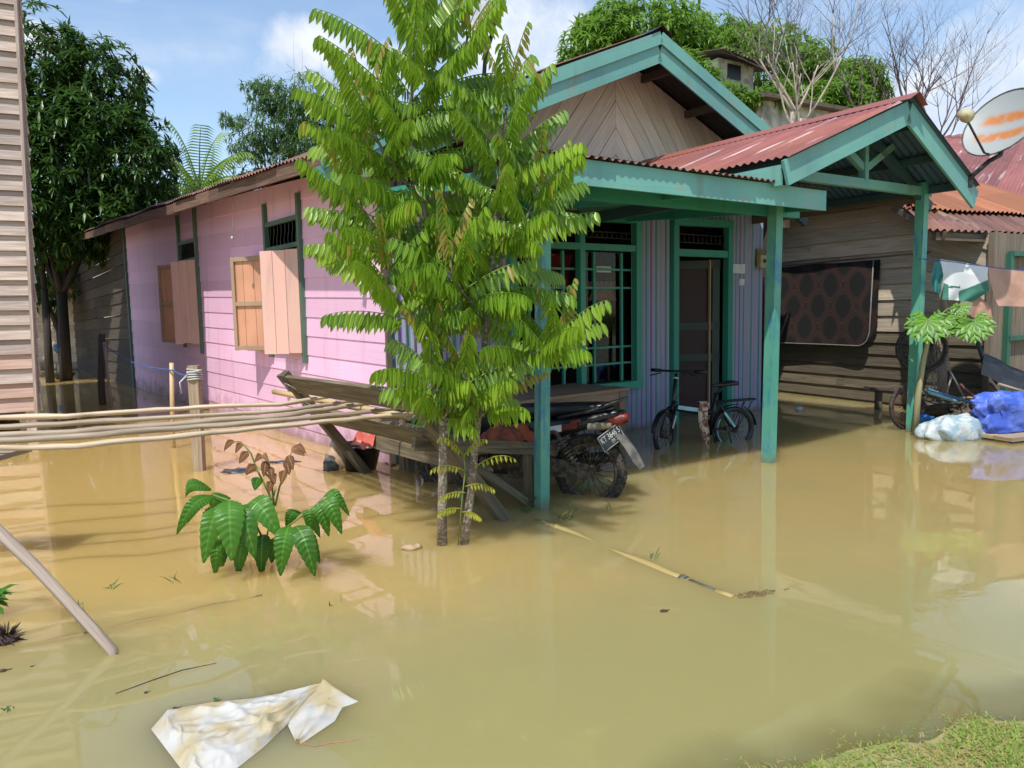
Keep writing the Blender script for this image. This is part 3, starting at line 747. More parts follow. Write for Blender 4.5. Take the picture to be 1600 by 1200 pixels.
mb = M(); fx = (A0-E0).normalized(); fx2 = (A0-R0).normalized()
for s_ in (0, 1):
    dwn = (fx, fx2)[s_]*-1
    pts = [A0-BACK*.06+UP*.02, A1+UP*.02]
    mb.corr(pts[0]+dwn*.2-UP*.0, pts[1]+dwn*.2, pts[0]+UP*.025, pts[1]+UP*.025, lenb, .0, nv=1, sub=1)
mb.build('ridge_cap', m_rust0, roof)
# eave board of the side wall and hanging bits
mb = M(); K = 8
for i in range(K):
    p = E0+(E1-E0)*(i/K); q = E0+(E1-E0)*((i+1)/K)
    mb.beam(p-UP*(.085+random.uniform(-.012, .012))-FP.n*.03, q-UP*(.085+random.uniform(-.012, .012))-FP.n*.03, .022, .13)
mb.build('eave_board', wood('rusty_eave_board', (.10, .055, .038), (.21, .125, .085), (.04, .028, .022), .9, .6, 1.0), house)
for i in range(11):
    mb = M(); p = E0+(E1-E0)*(i/10); q = p-FP.n*(OV+.1)+UP*.2; mb.beam(p-UP*.07-FP.n*.05, q-UP*.1, .05, .08); mb.build('rafter', m_dkwood, house)
# barge boards of the gable
BW = .19
def barge(mb, a, b, o, dz, w, th):
    mb.beam(a-UP*dz+GN*o, b-UP*dz+GN*o, th, w)
for nm, (p, q) in (('barge_board', (A0, E0)), ('barge_board', (A0, R0x))):
    mb = M(); d = (q-p).normalized()
    barge(mb, p-d*.0, q, .03, .085, .135, .022); barge(mb, p+d*.0, q, .004, .245, .22, .02)
    mb.build(nm, m_teal, house)
# gable wall of chevron boards, set back under the eave
best = min((abs(proj(A0+BACK*(k*.02)).x-962), k*.02) for k in range(10, 120)); GT = best[1]
Gp = A0+BACK*GT
FG = Fr(V((E0.x, E0.y, 0))+BACK*GT, V((A0.x, A0.y, 0))+BACK*GT)
uA = (Gp-FG.o).dot(FG.u); zA = Gp.z; sl_l = (A0.z-E0.z)/uA; sl_r = (A0.z-R0.z)/((R0-A0).dot(FG.u))
zb_ = 2.6
def clip(poly, f):
    out = []
    for i in range(len(poly)):
        a, b = poly[i], poly[(i+1) % len(poly)]; fa, fb_ = f(a), f(b)
        if fa >= 0: out.append(a)
        if fa*fb_ < 0: k = fa/(fa-fb_); out.append((a[0]+(b[0]-a[0])*k, a[1]+(b[1]-a[1])*k))
    return out
mb = M(); pw = .2; ang = rad(52)
for side in (-1, 1):
    d = V((side*math.cos(ang), -math.sin(ang))); nrm2 = V((side*math.sin(ang), math.cos(ang)))
    for k in range(-20, 14):
        c0 = V((0, k*pw/math.cos(ang)))  # board start on the centre line
        a = c0; b = c0+V((0, pw/math.cos(ang)-.012)); L = 6
        poly = [tuple(a), tuple(a+d*L), tuple(b+d*L), tuple(b)]
        poly = [(x+uA, y+zA-.3) for x, y in poly]
        poly = clip(poly, lambda p: (p[0]-uA)*side+.0)
        poly = clip(poly, lambda p: p[1]-zb_)
        poly = clip(poly, lambda p: zA-.05-(uA-p[0])*sl_l-p[1] if p[0] < uA else zA-.05-(p[0]-uA)*sl_r-p[1])
        if len(poly) < 3: continue
        r = random.random(); o = random.uniform(0, .008); n_ = len(poly)
        uvs = [((V((p[0]-uA, p[1]-zA))).dot(d)+k, (V((p[0]-uA, p[1]-zA))).dot(nrm2)) for p in poly]
        F = [FG.pt(p[0], p[1], o) for p in poly]; G = [FG.pt(p[0], p[1], o-.03) for p in poly]
        if (F[1]-F[0]).cross(F[2]-F[1]).dot(FG.n) < 0: F.reverse(); G.reverse(); uvs.reverse()
        mb.face(F, uvs, r)
        for i in range(n_): j = (i+1) % n_; mb.face((F[i], G[i], G[j], F[j]), None, r*.5)
mb.build('gable_wall', m_gable, house)
for p in [A0+(R0x-A0)*f-UP*.12 for f in (.18, .5, .82)]+[A0-UP*.16]+[A0+(E0-A0)*f-UP*.12 for f in (.25, .55, .85)]:
    mb = M(); mb.beam(p+BACK*.02, p+BACK*(GT+.3), .06, .09); mb.build('purlin', m_dkwood, house)

# porch: posts, fascia, lean-to sheet
P1 = W(845, 795); P2 = W(1200, 722); P3 = W(1425, 675)
FO = Fr(P1, P2)
FA = Fr(P1+FO.n*.32, P2+FO.n*.32)
def postbuild(base, toppx, w, mat_, lbl, wrap=False):
    mb = M(); t = Yd(toppx[0], toppx[1], base.y)
    b = V((base.x, base.y, -.35)); mb.beam(b, t, w, w, FO.n)
    return mb.build('post', mat_, house, label=lbl)
postbuild(P1, (849, 268), .078, m_post, 'teal and blue porch post beside the motorbike')
postbuild(P2, (1212, 318), .092, m_post, 'teal post blue on one side at porch corner')
postbuild(P3, (1442, 286), .095, m_post, 'teal canopy post with clothes line tied to it')
fa0 = FA.px(815, 274-16); fa1 = FA.px(1289, 314)
mb = M()
fw = (FA.px(1289, 300)-FA.px(1289, 331)).length
mb.beam(fa0, fa1, .024, fw, UP)
fas = mb.build('fascia_board', m_teal, house)
mb = M(); bl = FO.px(820, 285); br = FO.px(1245, 322)
mb.beam(FO.px(800, 288, -.05), FO.px(1245, 331, -.05), .06, .12); mb.build('porch_beam', m_teald, house)
mb = M(); up_ = UP*(fw/2+.012)
b0 = fa0+up_+FA.n*.05; b1 = fa1+up_+FA.n*.05; dep = ((FF.o-b0).dot(FF.n)*-1)
dep = abs((b1-FF.o).dot(FF.n))+.1
c0 = b0-FA.n*(dep)+UP*.22; c1 = b1-FA.n*dep+UP*.22
if (b1-b0).cross(c0-b0).z > 0: mb.corr(b0, b1, c0, c1, .072, .011, nv=2, jag=.02)
else: mb.corr(b1, b0, c1, c0, .072, .011, nv=2, jag=.02)
proof = mb.build('porch_roof', m_rust0, house)
for f in (.02, .5, .985):
    mb = M(); p = fa0+(fa1-fa0)*f; mb.beam(p-FA.n*.02-UP*0.03, p-FA.n*(dep-.1)+UP*.14, .05, .1); mb.build('porch_rafter', m_teald, house)

# canopy with its open gable
FK = Fr(P2, P3); KN = FK.n; KO = .45
K0 = FK.o+KN*KO
kA = PL(1420, 153, K0, KN); kL = PL(1227, 244, K0, KN); kR = PL(1524, 292, K0, KN)
kb = -KN
ld = 5.0
mb = M()
ba = kA+kb*3.4; bl_ = kL+kb*3.4
kA1 = kA+kb*ld; kL1 = kL+kb*ld; kR1 = kR+kb*ld
def cs(a, b, c, d, *ar, **kw):
    m = M()
    if (b-a).cross(c-a).z > 0: m.corr(a, b, c, d, *ar, **kw)
    else: m.corr(b, a, d, c, *ar, **kw)
    return m
ovk = KN*.05
mL = cs(kL+ovk, kL1, kA+ovk, kA1, .076, .010, nv=4, sag=.015)
croof = mL.build('canopy_roof', m_rust, house)
LR = 4.2
cs(kR+ovk, kR+kb*LR, kA+ovk, kA+kb*LR, .076, .010, nv=4, sag=.015).build('canopy_roof_slope', m_rust, croof)
dR = (kR-kA).normalized()
mb = M()
for q in (kL, kR):
    d = (q-kA).normalized(); mb.face((kA+ovk*2+d*.17+UP*.012, kA+ovk*2+UP*.035, kA1+UP*.035, kA1+d*.17+UP*.012))
mb.build('ridge_cap', m_rust, croof)
for q, nm in ((kL, 'barge_board'), (kR, 'barge_board')):
    mb = M(); d = (q-kA).normalized(); mb.beam(kA-UP*.13-d*.0, q-UP*.13, .025, .2); mb.build(nm, m_teal, house)
mb = M(); mb.beam(kL-UP*.14+kb*.03, kL1-UP*.14, .025, .16); mb.build('eave_board', m_teal, house)
mb = M(); KT = KO-.0
def kp(x, y, o=.0): return FK.px(x, y, o)
mb.beam(kp(1222, 271), kp(1452, 301), .06, .09); mb.beam(kp(1350, 200), kp(1349, 283), .06, .075, FK.n)
mb.beam(kp(1310, 222), kp(1347, 262), .05, .07); mb.beam(kp(1394, 228), kp(1353, 262), .05, .07)
tr_ = mb.build('truss', m_teal, house)
m_raf = paint('blue_green_rafter_paint', (.035, .085, .105), (.07, .06, .05), .5, 4)
for f in (.2, .55, .9):
    for q in (kL, kR): mb = M(); p = kA+(q-kA)*f-UP*.06; mb.beam(p+kb*.03, p+kb*(ld if q is kL else LR), .05, .07); mb.build('purlin', m_raf, house)
kAl = kA-UP*.16+kb*KO
for q in (kL, kR):
    for o in (0, 1.5, 2.6): mb = M(); mb.beam(kAl+kb*o, q-UP*.15+kb*(KO+o), .05, .1); mb.build('rafter', m_raf, house)
mb = M(); mb.beam(kL-UP*.22+kb*KO, kL1-UP*.22, .07, .1); mb.build('wall_plate', m_raf, house)
mb = M(); mb.beam(kR-UP*.13+kb*KO+(kA-kR).normalized()*.15, kR+kb*LR-UP*.13+(kA-kR).normalized()*.15, .05, .08); mb.build('wall_plate', m_dkwood, house)
mb = M(); p = kL-UP*.2+kb*KO; mb.beam(V((p.x, p.y, 2.3)), p, .06, .06, FK.n); mb.build('short_strut', m_teal, house)

# things on the front wall
def onwall(name, x0, y0, x1, y1, mat_, o=.02, th=.006):
    a = FF.uz(x0, y1); b = FF.uz(x1, y0)
    m = M(); m.box(FF.pt((a[0]+b[0])/2, (a[1]+b[1])/2, o), FF.u*(b[0]-a[0])/2, FF.n*th, UP*(b[1]-a[1])/2); return m
pp = FF.px(1152, 419)
tag(onwall('paper', 1141.5, 413, 1162, 427, m_paper, .022, .002).build('paper_notice', m_paper), 'torn white paper stuck on the violet wall right of the door', 'paper')
tag(onwall('paper', 1153, 436, 1161, 446, m_paper, .022, .002).build('paper_notice', m_paper), 'small white scrap under the larger torn notice beside the door', 'paper')
tag(onwall('paper', 996.5, 435, 1001, 449, m_paper, .022, .002).build('paper_notice', m_paper), 'narrow pale paper strip on the violet wall right of the window', 'paper')
mt = thing('electric_meter', FF.px(1185, 405), 'yellowed electric meter on an ochre board near the wall corner', 'electric meter')
onwall('b', 1179, 390, 1193, 416, m_ochre, .03, .015).build('back_board', m_ochre, mt)
onwall('b', 1178, 400, 1191, 419, m_meter, .075, .028).build('meter_case', m_meter, mt)
onwall('b', 1182, 406, 1187, 411, m_ink, .105, .004).build('dial', m_ink, mt)
st = thing('window_sticker', FF.px(947, 420, -.045), 'small white label with dark lettering on the window glass', 'sticker')
onwall('b', 936, 416, 959, 425, m_paper, -.044, .0015).build('card', m_paper, st)
mb = M(); R = random.Random(4)
a = FF.uz(939, 423); b = FF.uz(953, 418); n = 6
for i in range(n):
    u = a[0]+(b[0]-a[0])*(i+.3)/n; h = (b[1]-a[1]); mb.box(FF.pt(u, a[1]+h*.5, -.0415), FF.u*(b[0]-a[0])/n*.38, FF.n*.0006, UP*h*.5*R.uniform(.6, 1))
mb.build('lettering', m_ink, st)
def curtain(name, x0, y0, x1, y1, o, mat_, lbl, waves, taper=.25):
    a = FF.uz(x0, y1, o); b = FF.uz(x1, y0, o); m = M()
    def f(u, v):
        k = 1-taper*(1-abs(2*v-1)) ; uu = .5+(u-.5)*k
        return FF.pt(a[0]+(b[0]-a[0])*uu, b[1]+(a[1]-b[1])*v, o+.02*math.sin(u*waves*2*PI+v))
    m.grid(f, 40, 8); return tag(m.build(name, mat_), lbl, 'curtain')
curtain('curtain', 918, 440, 962, 470, -.25, m_curtain, 'dusty pink gathered curtain behind the right window bars', 5)
curtain('curtain', 815, 398, 895, 475, -.3, m_curtred, 'deep red curtain behind the left window bay', 6)
# pull cord under the eave
mb = M(); a = E0+(E1-E0)*.27; q = Yd(363, 290, (FP.px(363, 300, .4)).y); q2 = Yd(363, 372, q.y)
mb.tube([q, (q+q2)/2+V((.01, 0, 0)), q2], .004, 5); mb.blob(q2, .018, .018, .022); mb.beam(q-UP*.09, q+UP*.08, .03, .03)
tag(mb.build('light_pull', m_ropew), 'thin cord with a bead hanging from the eave by the pink wall', 'pull cord')

exec_later = []
# ------------------------------------------------------------------ left house on stilts
Lc = W(66, 682)
ldir = V((-.9, -.43, 0)).normalized()
FL = Fr(V((Lc.x, Lc.y, 0)), V((Lc.x, Lc.y, 0))+ldir*4)
lz0 = FL.px(66, 641).z
lhouse = thing('stilt_house', (Lc.x, Lc.y, 0), 'tall pale plank house on stilts at the left edge', 'house')
tp = Yd(31, 0, Lc.y); SHX = (tp.x-Lc.x)/(tp.z-lz0)
def lean(q): return V((q.x+SHX*max(0, q.z-lz0), q.y, q.z))   # the old house leans a little
mb = M(); LT = 6.6; row = .172; nrow = int((LT-lz0)/row)
m1 = M(); m2 = M()
for i in range(nrow):
    tgt = m2 if i in (0, 1, 2, 3) and i != 2 else m1
    z0 = lz0+i*row; z1 = z0+row+.012; dz = random.uniform(-.004, .004)
    c = [FL.pt(.05, z0+dz, .022), FL.pt(4, z0, .022), FL.pt(4, z0, .050), FL.pt(.05, z0+dz, .050), FL.pt(.05, z1, 0), FL.pt(4, z1, 0), FL.pt(4, z1, .008), FL.pt(.05, z1, .008)]
    tgt.hexa([lean(q) for q in c])
m1.build('front_wall', m_lhouse, lhouse); m2.build('wall_base', m_lhouse2, lhouse)
FLs = Fr(V((Lc.x, Lc.y, 0)), V((Lc.x, Lc.y, 0))+BACK*5)
mb = M(); planks(mb, Fr(V((Lc.x, Lc.y, 0)), V((Lc.x, Lc.y, 0))+BACK*5, V((5, 12, 0))), 0, 5, lz0, lambda u: LT+.2, 30, joints=0); mb.v = [lean(q) for q in mb.v]; mb.build('side_wall', m_lhouse, lhouse)
mb = M(); mb.beam(FL.pt(.03, lz0-.03, .062), lean(FL.pt(.03, LT, .062)), .11, .03, FL.u); mb.build('corner_board', m_lhouse, lhouse)
for (x, o) in ((60, -.08), ):
    mb = M(); b = FL.pt(.1, -.3, -.06); mb.beam(b, FL.pt(.1, lz0, -.06), .1, .1, FL.n); mb.build('stilt', m_lhouse, lhouse)
def lp(u, z, o): return FL.pt(u, z, 0)-BACK*o
for (u, o) in ((1.7, -.1), (3.4, -.1), (.1, -2.2), (1.7, -2.2), (.1, -4.4)):
    mb = M(); mb.beam(lp(u, -.3, o), lp(u, lz0, o), .1, .1, FL.n); mb.build('stilt', m_dkwood, lhouse)
mb = M(); mb.hexa([lp(.02, lz0-.05, -.02), lp(4, lz0-.05, -.02), lp(4, lz0-.05, -5), lp(.02, lz0-.05, -5), lp(.02, lz0-.01, -.02), lp(4, lz0-.01, -.02), lp(4, lz0-.01, -5), lp(.02, lz0-.01, -5)]); mb.build('floor', m_dkwood, lhouse)
e = .2
ra, rb = lp(-e, LT-.05, .4), lp(-e, LT-.05, -5.2); ga, gb_ = lp(2.2, LT+1.9, .4), lp(2.2, LT+1.9, -5.2); fa_, fb_ = lp(5, LT-.3, .4), lp(5, LT-.3, -5.2)
cs(ra, rb, ga, gb_, .09, .011).build('roof', m_rust0, lhouse); cs(fa_, fb_, ga, gb_, .09, .011).build('roof_slope', m_rust0, lhouse)
for o in (0, -5):
    mb = M(); mb.face((lp(0, LT, o), lp(4, LT, o), lp(2.2, LT+1.75, o)), [(0, 0), (4, 0), (2, 2)]); mb.build('gable_wall', m_lhouse, lhouse)
mb = M(); p = W(0, 704, .52); 
a = Yd(-120, 712, 4.2); b = Yd(24, 709, 4.2); mb.beam(a, b, .3, .03); tag(mb.build('plank', m_stick), 'short weathered plank under the pole ends at left edge', 'plank')
pz = b.z
mb = M(); mb.beam(V((-3.9, 4.25, -.3)), V((-3.9, 4.25, pz-.015)), .08, .08); tag(mb.build('plank_prop', m_stick), 'stake propping the short plank beyond the left edge', 'stake')

# ------------------------------------------------------------------ right house
r0 = W(1200, 610); r1 = W(1541, 650)
FR = Fr(r1, r0)
rhouse = thing('wooden_house', (r1.x, r1.y, 0), 'brown plank house with rusty red roof behind the clothes line at right', 'house')
yv = r1.y
eL = Yd(1450, 358, yv-.45); eR = Yd(1640, 342, yv+.35); mL_ = Yd(1524, 292, yv+.75); mR_ = Yd(1700, 268, yv+1.75)
FRf = Fr(r1, r1+V((-FR.u.y, FR.u.x, 0)))
if FRf.u.x < 0: FRf = Fr(r1, r1+V((FR.u.y, -FR.u.x, 0)))
dirr = FRf.u.copy(); inn = -FRf.n; OVR = (eL-FRf.o).dot(FRf.n); WT = eL.z+.46*OVR+.012
print('right eave', proj(eL+dirr*2), OVR, WT)
mb = M(); planks(mb, FR, 0, 1.0, 1.02, lambda u: WT-.03+.52*u, 6, joints=0, jit=.01); planks(mb, FR, 1.0, FR.L+3.5, 1.02, lambda u: 3.4, 11, joints=2, jit=.01); mb.build('side_wall', m_rhouse, rhouse)
mb = M(); planks(mb, FR, 0, FR.L+3.5, -.3, lambda u: 1.03, 8, joints=2, jit=.01, lap=.016); mb.build('lower_side_wall', wood('damp_shade_dark_planks', (.075, .06, .04), (.15, .125, .085), (.03, .028, .02), .85, .6, .8, wet=.3), rhouse)  # shade below the sunlit band is put into these darker boards; damp near waterline
FRf = Fr(r1, r1+V((-FR.u.y, FR.u.x, 0)))
if FRf.u.x < 0: FRf = Fr(r1, r1+V((FR.u.y, -FR.u.x, 0)))
mb = M(); n = 16
for i in range(n):
    a = i*.26+.004; b = (i+1)*.26-.004
    if 1.0 < (a+b)/2 < 1.0: continue
    o = random.uniform(0, .006)
    c = [FRf.pt(a, -.2, o-.02), FRf.pt(a, WT, o-.02), FRf.pt(b, WT, o-.02), FRf.pt(b, -.2, o-.02), FRf.pt(a, -.2, o), FRf.pt(a, WT, o), FRf.pt(b, WT, o), FRf.pt(b, -.2, o)]
    mb.hexa(c)
mb.build('front_wall', m_rfront, rhouse)
mb = M(); mb.beam(FRf.pt(-.03, -.2, .03), FRf.pt(-.03, WT, .03), .12, .08, FRf.n); mb.build('corner_post', m_rfront, rhouse)
# green door frame and ledged door
ds = FRf.uz(1572, 450)[0]; mb = M()
for u in (ds, ds+.62): mb.beam(FRf.pt(u, .05, .03), FRf.pt(u, 1.98, .03), .07, .07, FRf.n)
for z in (1.98, .95): mb.beam(FRf.pt(ds, z, .034), FRf.pt(ds+.62, z, .034), .06, .09, FRf.n)
d_ = mb.build('door_frame', paint('dark_green_paint', (.03, .13, .085), (.06, .1, .07), .3, 4), rhouse)
# roof: lower and upper sheets
sv = (inn*1.0+UP*.46).normalized()
jl = eL+sv*1.15+dirr*.9
lo = cs(eL, eL+dirr*4, jl, jl+dirr*4, .13, .017, nv=3, sag=.02); rroof = lo.build('lower_roof', m_rust2, rhouse)
rn = dirr.cross(sv).normalized(); a0 = jl-sv*.4+UP*.03-dirr*.32
T0 = PL(1462, 214, a0, rn); T1 = PL(1690, 186, a0, rn)
cs(a0-dirr*.1, a0+dirr*4.2, T0, T1, .1, .014, nv=4, sag=.02).build('upper_roof', m_rust, rhouse)
b0 = a0+UP*.03-sv*.03
cs(b0+dirr*.05, b0+dirr*4.2, b0+dirr*.3+sv*.25, b0+dirr*4.4+sv*4.2, .1, .014, nv=3, sag=.02).build('orange_roof_sheet', m_rust3, rhouse)
cs(FR.pt(.75, WT+.50, .50), FR.pt(FR.L+3, WT+.75, .50), FR.pt(.75, WT+.72, -.1), FR.pt(FR.L+3, WT+.97, -.1), .1, .012).build('wall_shade_sheet', m_dkwood, rhouse)  # added sheet, tucked behind the canopy beam, only to shade the wall top
mb = M(); mb.beam(eL+UP*-.07+dirr*.2+inn*.06, eL+dirr*4-UP*.07+inn*.06, .05, .09); mb.build('eave_beam', m_dkwood, rhouse)
for f in (.3, 1.2, 2.2): mb = M(); mb.beam(eL+dirr*f-UP*.06, jl+dirr*(f-.4)-UP*.07, .05, .07); mb.build('rafter', m_dkwood, rhouse)
mb = M(); q = FR.pt(0, 0, 0)
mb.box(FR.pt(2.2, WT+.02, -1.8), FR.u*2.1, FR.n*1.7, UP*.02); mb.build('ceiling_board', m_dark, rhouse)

# carpet hung on the side wall
ca = FR.uz(1196, 404, .12); cb = FR.uz(1366, 406, .12); cbz = FR.uz(1366, 541, .12)
rug = thing('carpet', FR.px(1290, 470, .12), 'dark carpet with brown ogee pattern hanging on the plank wall', 'carpet')
u0, u1 = cb[0], ca[0]; zt0, zb0 = cb[1], cbz[1]; wu = u1-u0; hz = zt0-zb0; rr_ = .2
def bot(u):
    d = (u)*wu
    return zb0 + (rr_-math.sqrt(max(0, rr_**2-(rr_-d)**2)) if d < rr_ else 0)
mb = M(); mb.grid(lambda u, v: FR.pt(u0+wu*u, zt0-(zt0-bot(u))*v - .015*math.sin(u*9)*(1-v), .13+.02*math.sin(u*7+v*2)+.03*v), 40, 16, su=1, sv=1)
mb.build('pile', m_carpet, rug)
mb = M(); mb.grid(lambda u, v: FR.pt(u0+wu*u-.05, zt0-(zt0-bot(u))*v*.93, .06+.02*math.sin(u*7+v*2)), 40, 8); mb.build('folded_back_half', m_carpet, rug)
pts = [FR.pt(u0, zt0, .135)]+[FR.pt(u0+wu*u-.002, bot(u), .16+.02*math.sin(u*7+2)) for u in [i/60 for i in range(61)]]
mb = M(); mb.tube(pts, .009, 5); mb.build('hem', m_hem, rug)
mb = M(); mb.tube([FR.pt(u0-.8, zt0+.04, .1), FR.pt(u0+wu+.8, zt0+.02, .1)], .012, 6); tag(mb.build('hanging_pole', m_dkwood), 'thin pole holding the dark patterned carpet against the wall', 'pole')

# stool post standing in the water under the carpet
s0 = W(1372, 640); sg = thing('stool', s0, 'rough little stool standing in water below the carpet', 'stool')
s0w = V((s0.x, s0.y, 0)); mb = M(); mb.beam(s0w-UP*.2, s0w+UP*.27, .07, .07, V((0, 1, 0))); mb.build('leg', m_dkwood, sg)
mb = M(); mb.box(s0w+UP*.29, V((.14, 0, 0)), V((0, .12, 0)), UP*.02); mb.build('seat', m_dkwood, sg)

# satellite dish on the canopy
def dish(center, nrm, R_, hook, lnb, lbl, mat_):
    d = thing('satellite_dish', hook if hook else center, lbl, 'satellite dish'); m = M(); nrm = nrm.normalized(); e = V((nrm.y, -nrm.x, 0)).normalized(); g = nrm.cross(e)
    if g.z < 0: g = -g; e = -e
    b = len(m.v); n, k = 36, 8
    for side in (0, 1):
        b = len(m.v)
        for i in range(k+1):
            r = R_*i/k
            for j in range(n):
                th = 2*PI*j/n; q = e*math.cos(th)*r*.92+g*math.sin(th)*r
                m.v.append(center+q+nrm*(.22*R_*(r/R_)**2 - side*.012))
        for i in range(k):
            for j in range(n):
                j2 = (j+1) % n
                def uvp(ii, jj): return (ii/k*math.cos(2*PI*jj/n), ii/k*math.sin(2*PI*jj/n))
                m.fidx((b+i*n+j, b+(i+1)*n+j, b+(i+1)*n+j2, b+i*n+j2)[::1 if side == 0 else -1], [uvp(i, j), uvp(i+1, j), uvp(i+1, j+1), uvp(i, j+1)][::1 if side == 0 else -1], .5, side, True)
    m.build('reflector', [mat_, m_greyp], d)
    m = M(); th = [2*PI*j/n for j in range(n+1)]
    m.tube([center+e*math.cos(a)*R_*.92+g*math.sin(a)*R_+nrm*(.22*R_) for a in th], .008, 5, cap=False); m.build('rim', m_greyp, d)
    low = center-g*R_*.97+nrm*.2*R_
    if lnb:
        m = M(); m.tube([low, low+nrm*.08-g*.04, lnb], .011, 6); m.build('feed_arm', m_dkmetal, d)
        m = M(); ax = (center-lnb).normalized(); m.lathe(lnb-ax*.06, ax, [(.0, 0), (.04, 0), (.045, .05), (.065, .08), (.065, .12), (0, .13)], 12); m.build('feed_horn', plain('aged_cream_plastic', (.45, .4, .24), .6), d)
    if hook:
        m = M(); back = center-nrm*.03; m.tube([hook, hook+(back-g*.3-hook)*.75, back-g*.28-nrm*.05, back-nrm*.02], .024, 8); m.build('mast', m_dkmetal, d)
        m = M(); m.box(hook, V((.05, 0, 0)), V((0, .02, 0)), UP*.07); m.build('bracket', m_dkmetal, d)
    return d
dy = kR.y-.1
dc = Yd(1571, 199, dy); tv = (CAM-dc).normalized(); right = V((1, 0, 0)); upi = V((0, 0, 1))
dn = tv*.55 + (right*-.62+upi*.80)*.83
dish(dc, dn, .395, Yd(1511, 282, dy), Yd(1507, 180, dy-.25), 'rust streaked grey satellite dish fixed to the canopy corner', m_dish)
dc2 = Yd(770, 20, 9.0); dn2 = ((CAM-dc2).normalized()*.34 + V((-.66, 0, .42))).normalized()
dish(dc2, dn2, .46, Yd(752, 180, 9.0), None, 'grey satellite dish seen edge on behind the leafy trees', plain('pale_dish_paint', (.46, .47, .48), .5))

# ------------------------------------------------------------------ houses far behind
bh = thing('tower_house', Yd(1140, 200, 24), 'pale concrete tower with a small dark window under a rusty roof', 'house')
c0 = Yd(1150, 120, 24); ub = V((.86, .5, 0)); vb = V((-.5, .86, 0))
bc = V((c0.x, c0.y, 0))
mb = M(); hh = Yd(1150, 96, 24).z
mb.box(bc+UP*hh/2+vb*.8, ub*.78, vb*.8, UP*hh/2); bw = mb.build('wall', m_concrete, bh)
pw_ = Yd(1148, 112, 23.9); mb = M(); mb.box(V((bc.x, bc.y, pw_.z))+ub*-.1-vb*.005, ub*.28, vb*.03, UP*.22); mb.build('window', m_black, bh)
rl = bc+UP*(hh+.05)
cs(rl-ub*1.1-vb*.6, rl+ub*1.25-vb*.6-UP*.3, rl-ub*1.1+vb*1.9+UP*.5, rl+ub*1.25+vb*1.9+UP*.2, .14, .02).build('roof', m_rust2, bh)
lw_ = Yd(1172, 172, 23); mb = M(); mb.box(V((lw_.x, lw_.y, lw_.z/2))+ub*1.2, ub*1.8, vb*1.0, UP*lw_.z/2); mb.build('annex_wall', m_concrete, bh)
mb = M(); mb.box(V((lw_.x, lw_.y, lw_.z+.05))+ub*1.2, ub*2.0, vb*1.3, UP*.06); mb.build('annex_roof', m_dkwood, bh)
# plank shed deep in the gap at the left
sh_ = thing('plank_shed', Yd(85, 560, 21), 'old plank shed deep in the shaded gap behind the left house', 'shed')
fs = Fr(V((Yd(20, 560, 21).x, 21, 0)), V((Yd(150, 560, 21).x, 20.6, 0)))
mb = M(); planks(mb, fs, -2, fs.L+.6, -.2, lambda u: 2.3, 12, joints=2); mb.build('wall', m_rhouse, sh_)
mb = M(); mb.box(fs.pt(fs.L/2, 2.45, -.8), fs.u*(fs.L/2+2), fs.n*1.2, UP*.05); mb.build('roof', m_rust0, sh_)

# ------------------------------------------------------------------ trees behind
def rosettes(m, blobs, n, L, w, k=9, rng=None, droop=.5, shell=.55, up=.25, rlo=0.0, rhi=1.0):
    tot = sum(b[1]*b[2]*b[3] for b in blobs) ** 1.0
    ws = [(b[1]*b[2]+b[2]*b[3]+b[1]*b[3]) for b in blobs]; S = sum(ws)
    for b, wt in zip(blobs, ws):
        c = V(b[0])
        for _ in range(int(n*wt/S)):
            d = V((rng.gauss(0, 1), rng.gauss(0, 1), rng.gauss(0, 1))).normalized()
            q = shell+(1-shell)*rng.random()**.6
            bump = 1+.28*noise.noise(d*2.2+c)
            p = c+V((d.x*b[1], d.y*b[2], d.z*b[3]))*q*bump
            ax = (d*.8+UP*up+V((rng.uniform(-.4, .4), rng.uniform(-.4, .4), rng.uniform(-.3, .3)))).normalized()
            e = ax.orthogonal().normalized(); g = ax.cross(e); base = rng.uniform(rlo, rhi)
            for i in range(k):
                th = 2*PI*i/k+rng.random(); el = rng.uniform(.0, .9)
                ld = (e*math.cos(th)+g*math.sin(th))*math.cos(el)+ax*math.sin(el)
                sd = ld.cross(UP)
                if sd.length < .05: sd = e.copy()
                m.leaf(p, ld, sd.normalized(), L*rng.uniform(.7, 1.15), w, droop*rng.uniform(.5, 1.4), .2, min(1, max(0, base+rng.uniform(-.25, .25))), prof=((0, .25), (.4, 1), (1, .08)))
def limbs(m, base, tops, r0, rng, n=8):
    tops = [V(t) for t in tops]; c = sum(tops, V((0, 0, 0)))/len(tops); fork = V((base.x+(c.x-base.x)*.15, base.y+(c.y-base.y)*.15, base.z+(c.z-base.z)*.42))
    m.tube([base, base.lerp(fork, .5)+V((rng.uniform(-.05, .05), 0, 0)), fork], [r0*1.25, r0, r0*.92], n+2)
    for t in tops:
        pts = []
        for i in range(8):
            f = i/7; p = fork.lerp(t, f); p.z = fork.z+(t.z-fork.z)*f**.9
            if 0 < i < 7: p += V((rng.uniform(-1, 1), rng.uniform(-1, 1), rng.uniform(-.5, .5)))*.035*(t-fork).length*math.sin(f*PI)
            pts.append(p)
        m.tube(pts, [r0*.72*(1-.85*i/7) for i in range(8)], n)
def bl(px, py, y, rx, rz, ry=None):
    p = Yd(px, py, y); s = y/FPX; return (p, rx*s, (ry or rx)*s, rz*s)
R = random.Random(11)
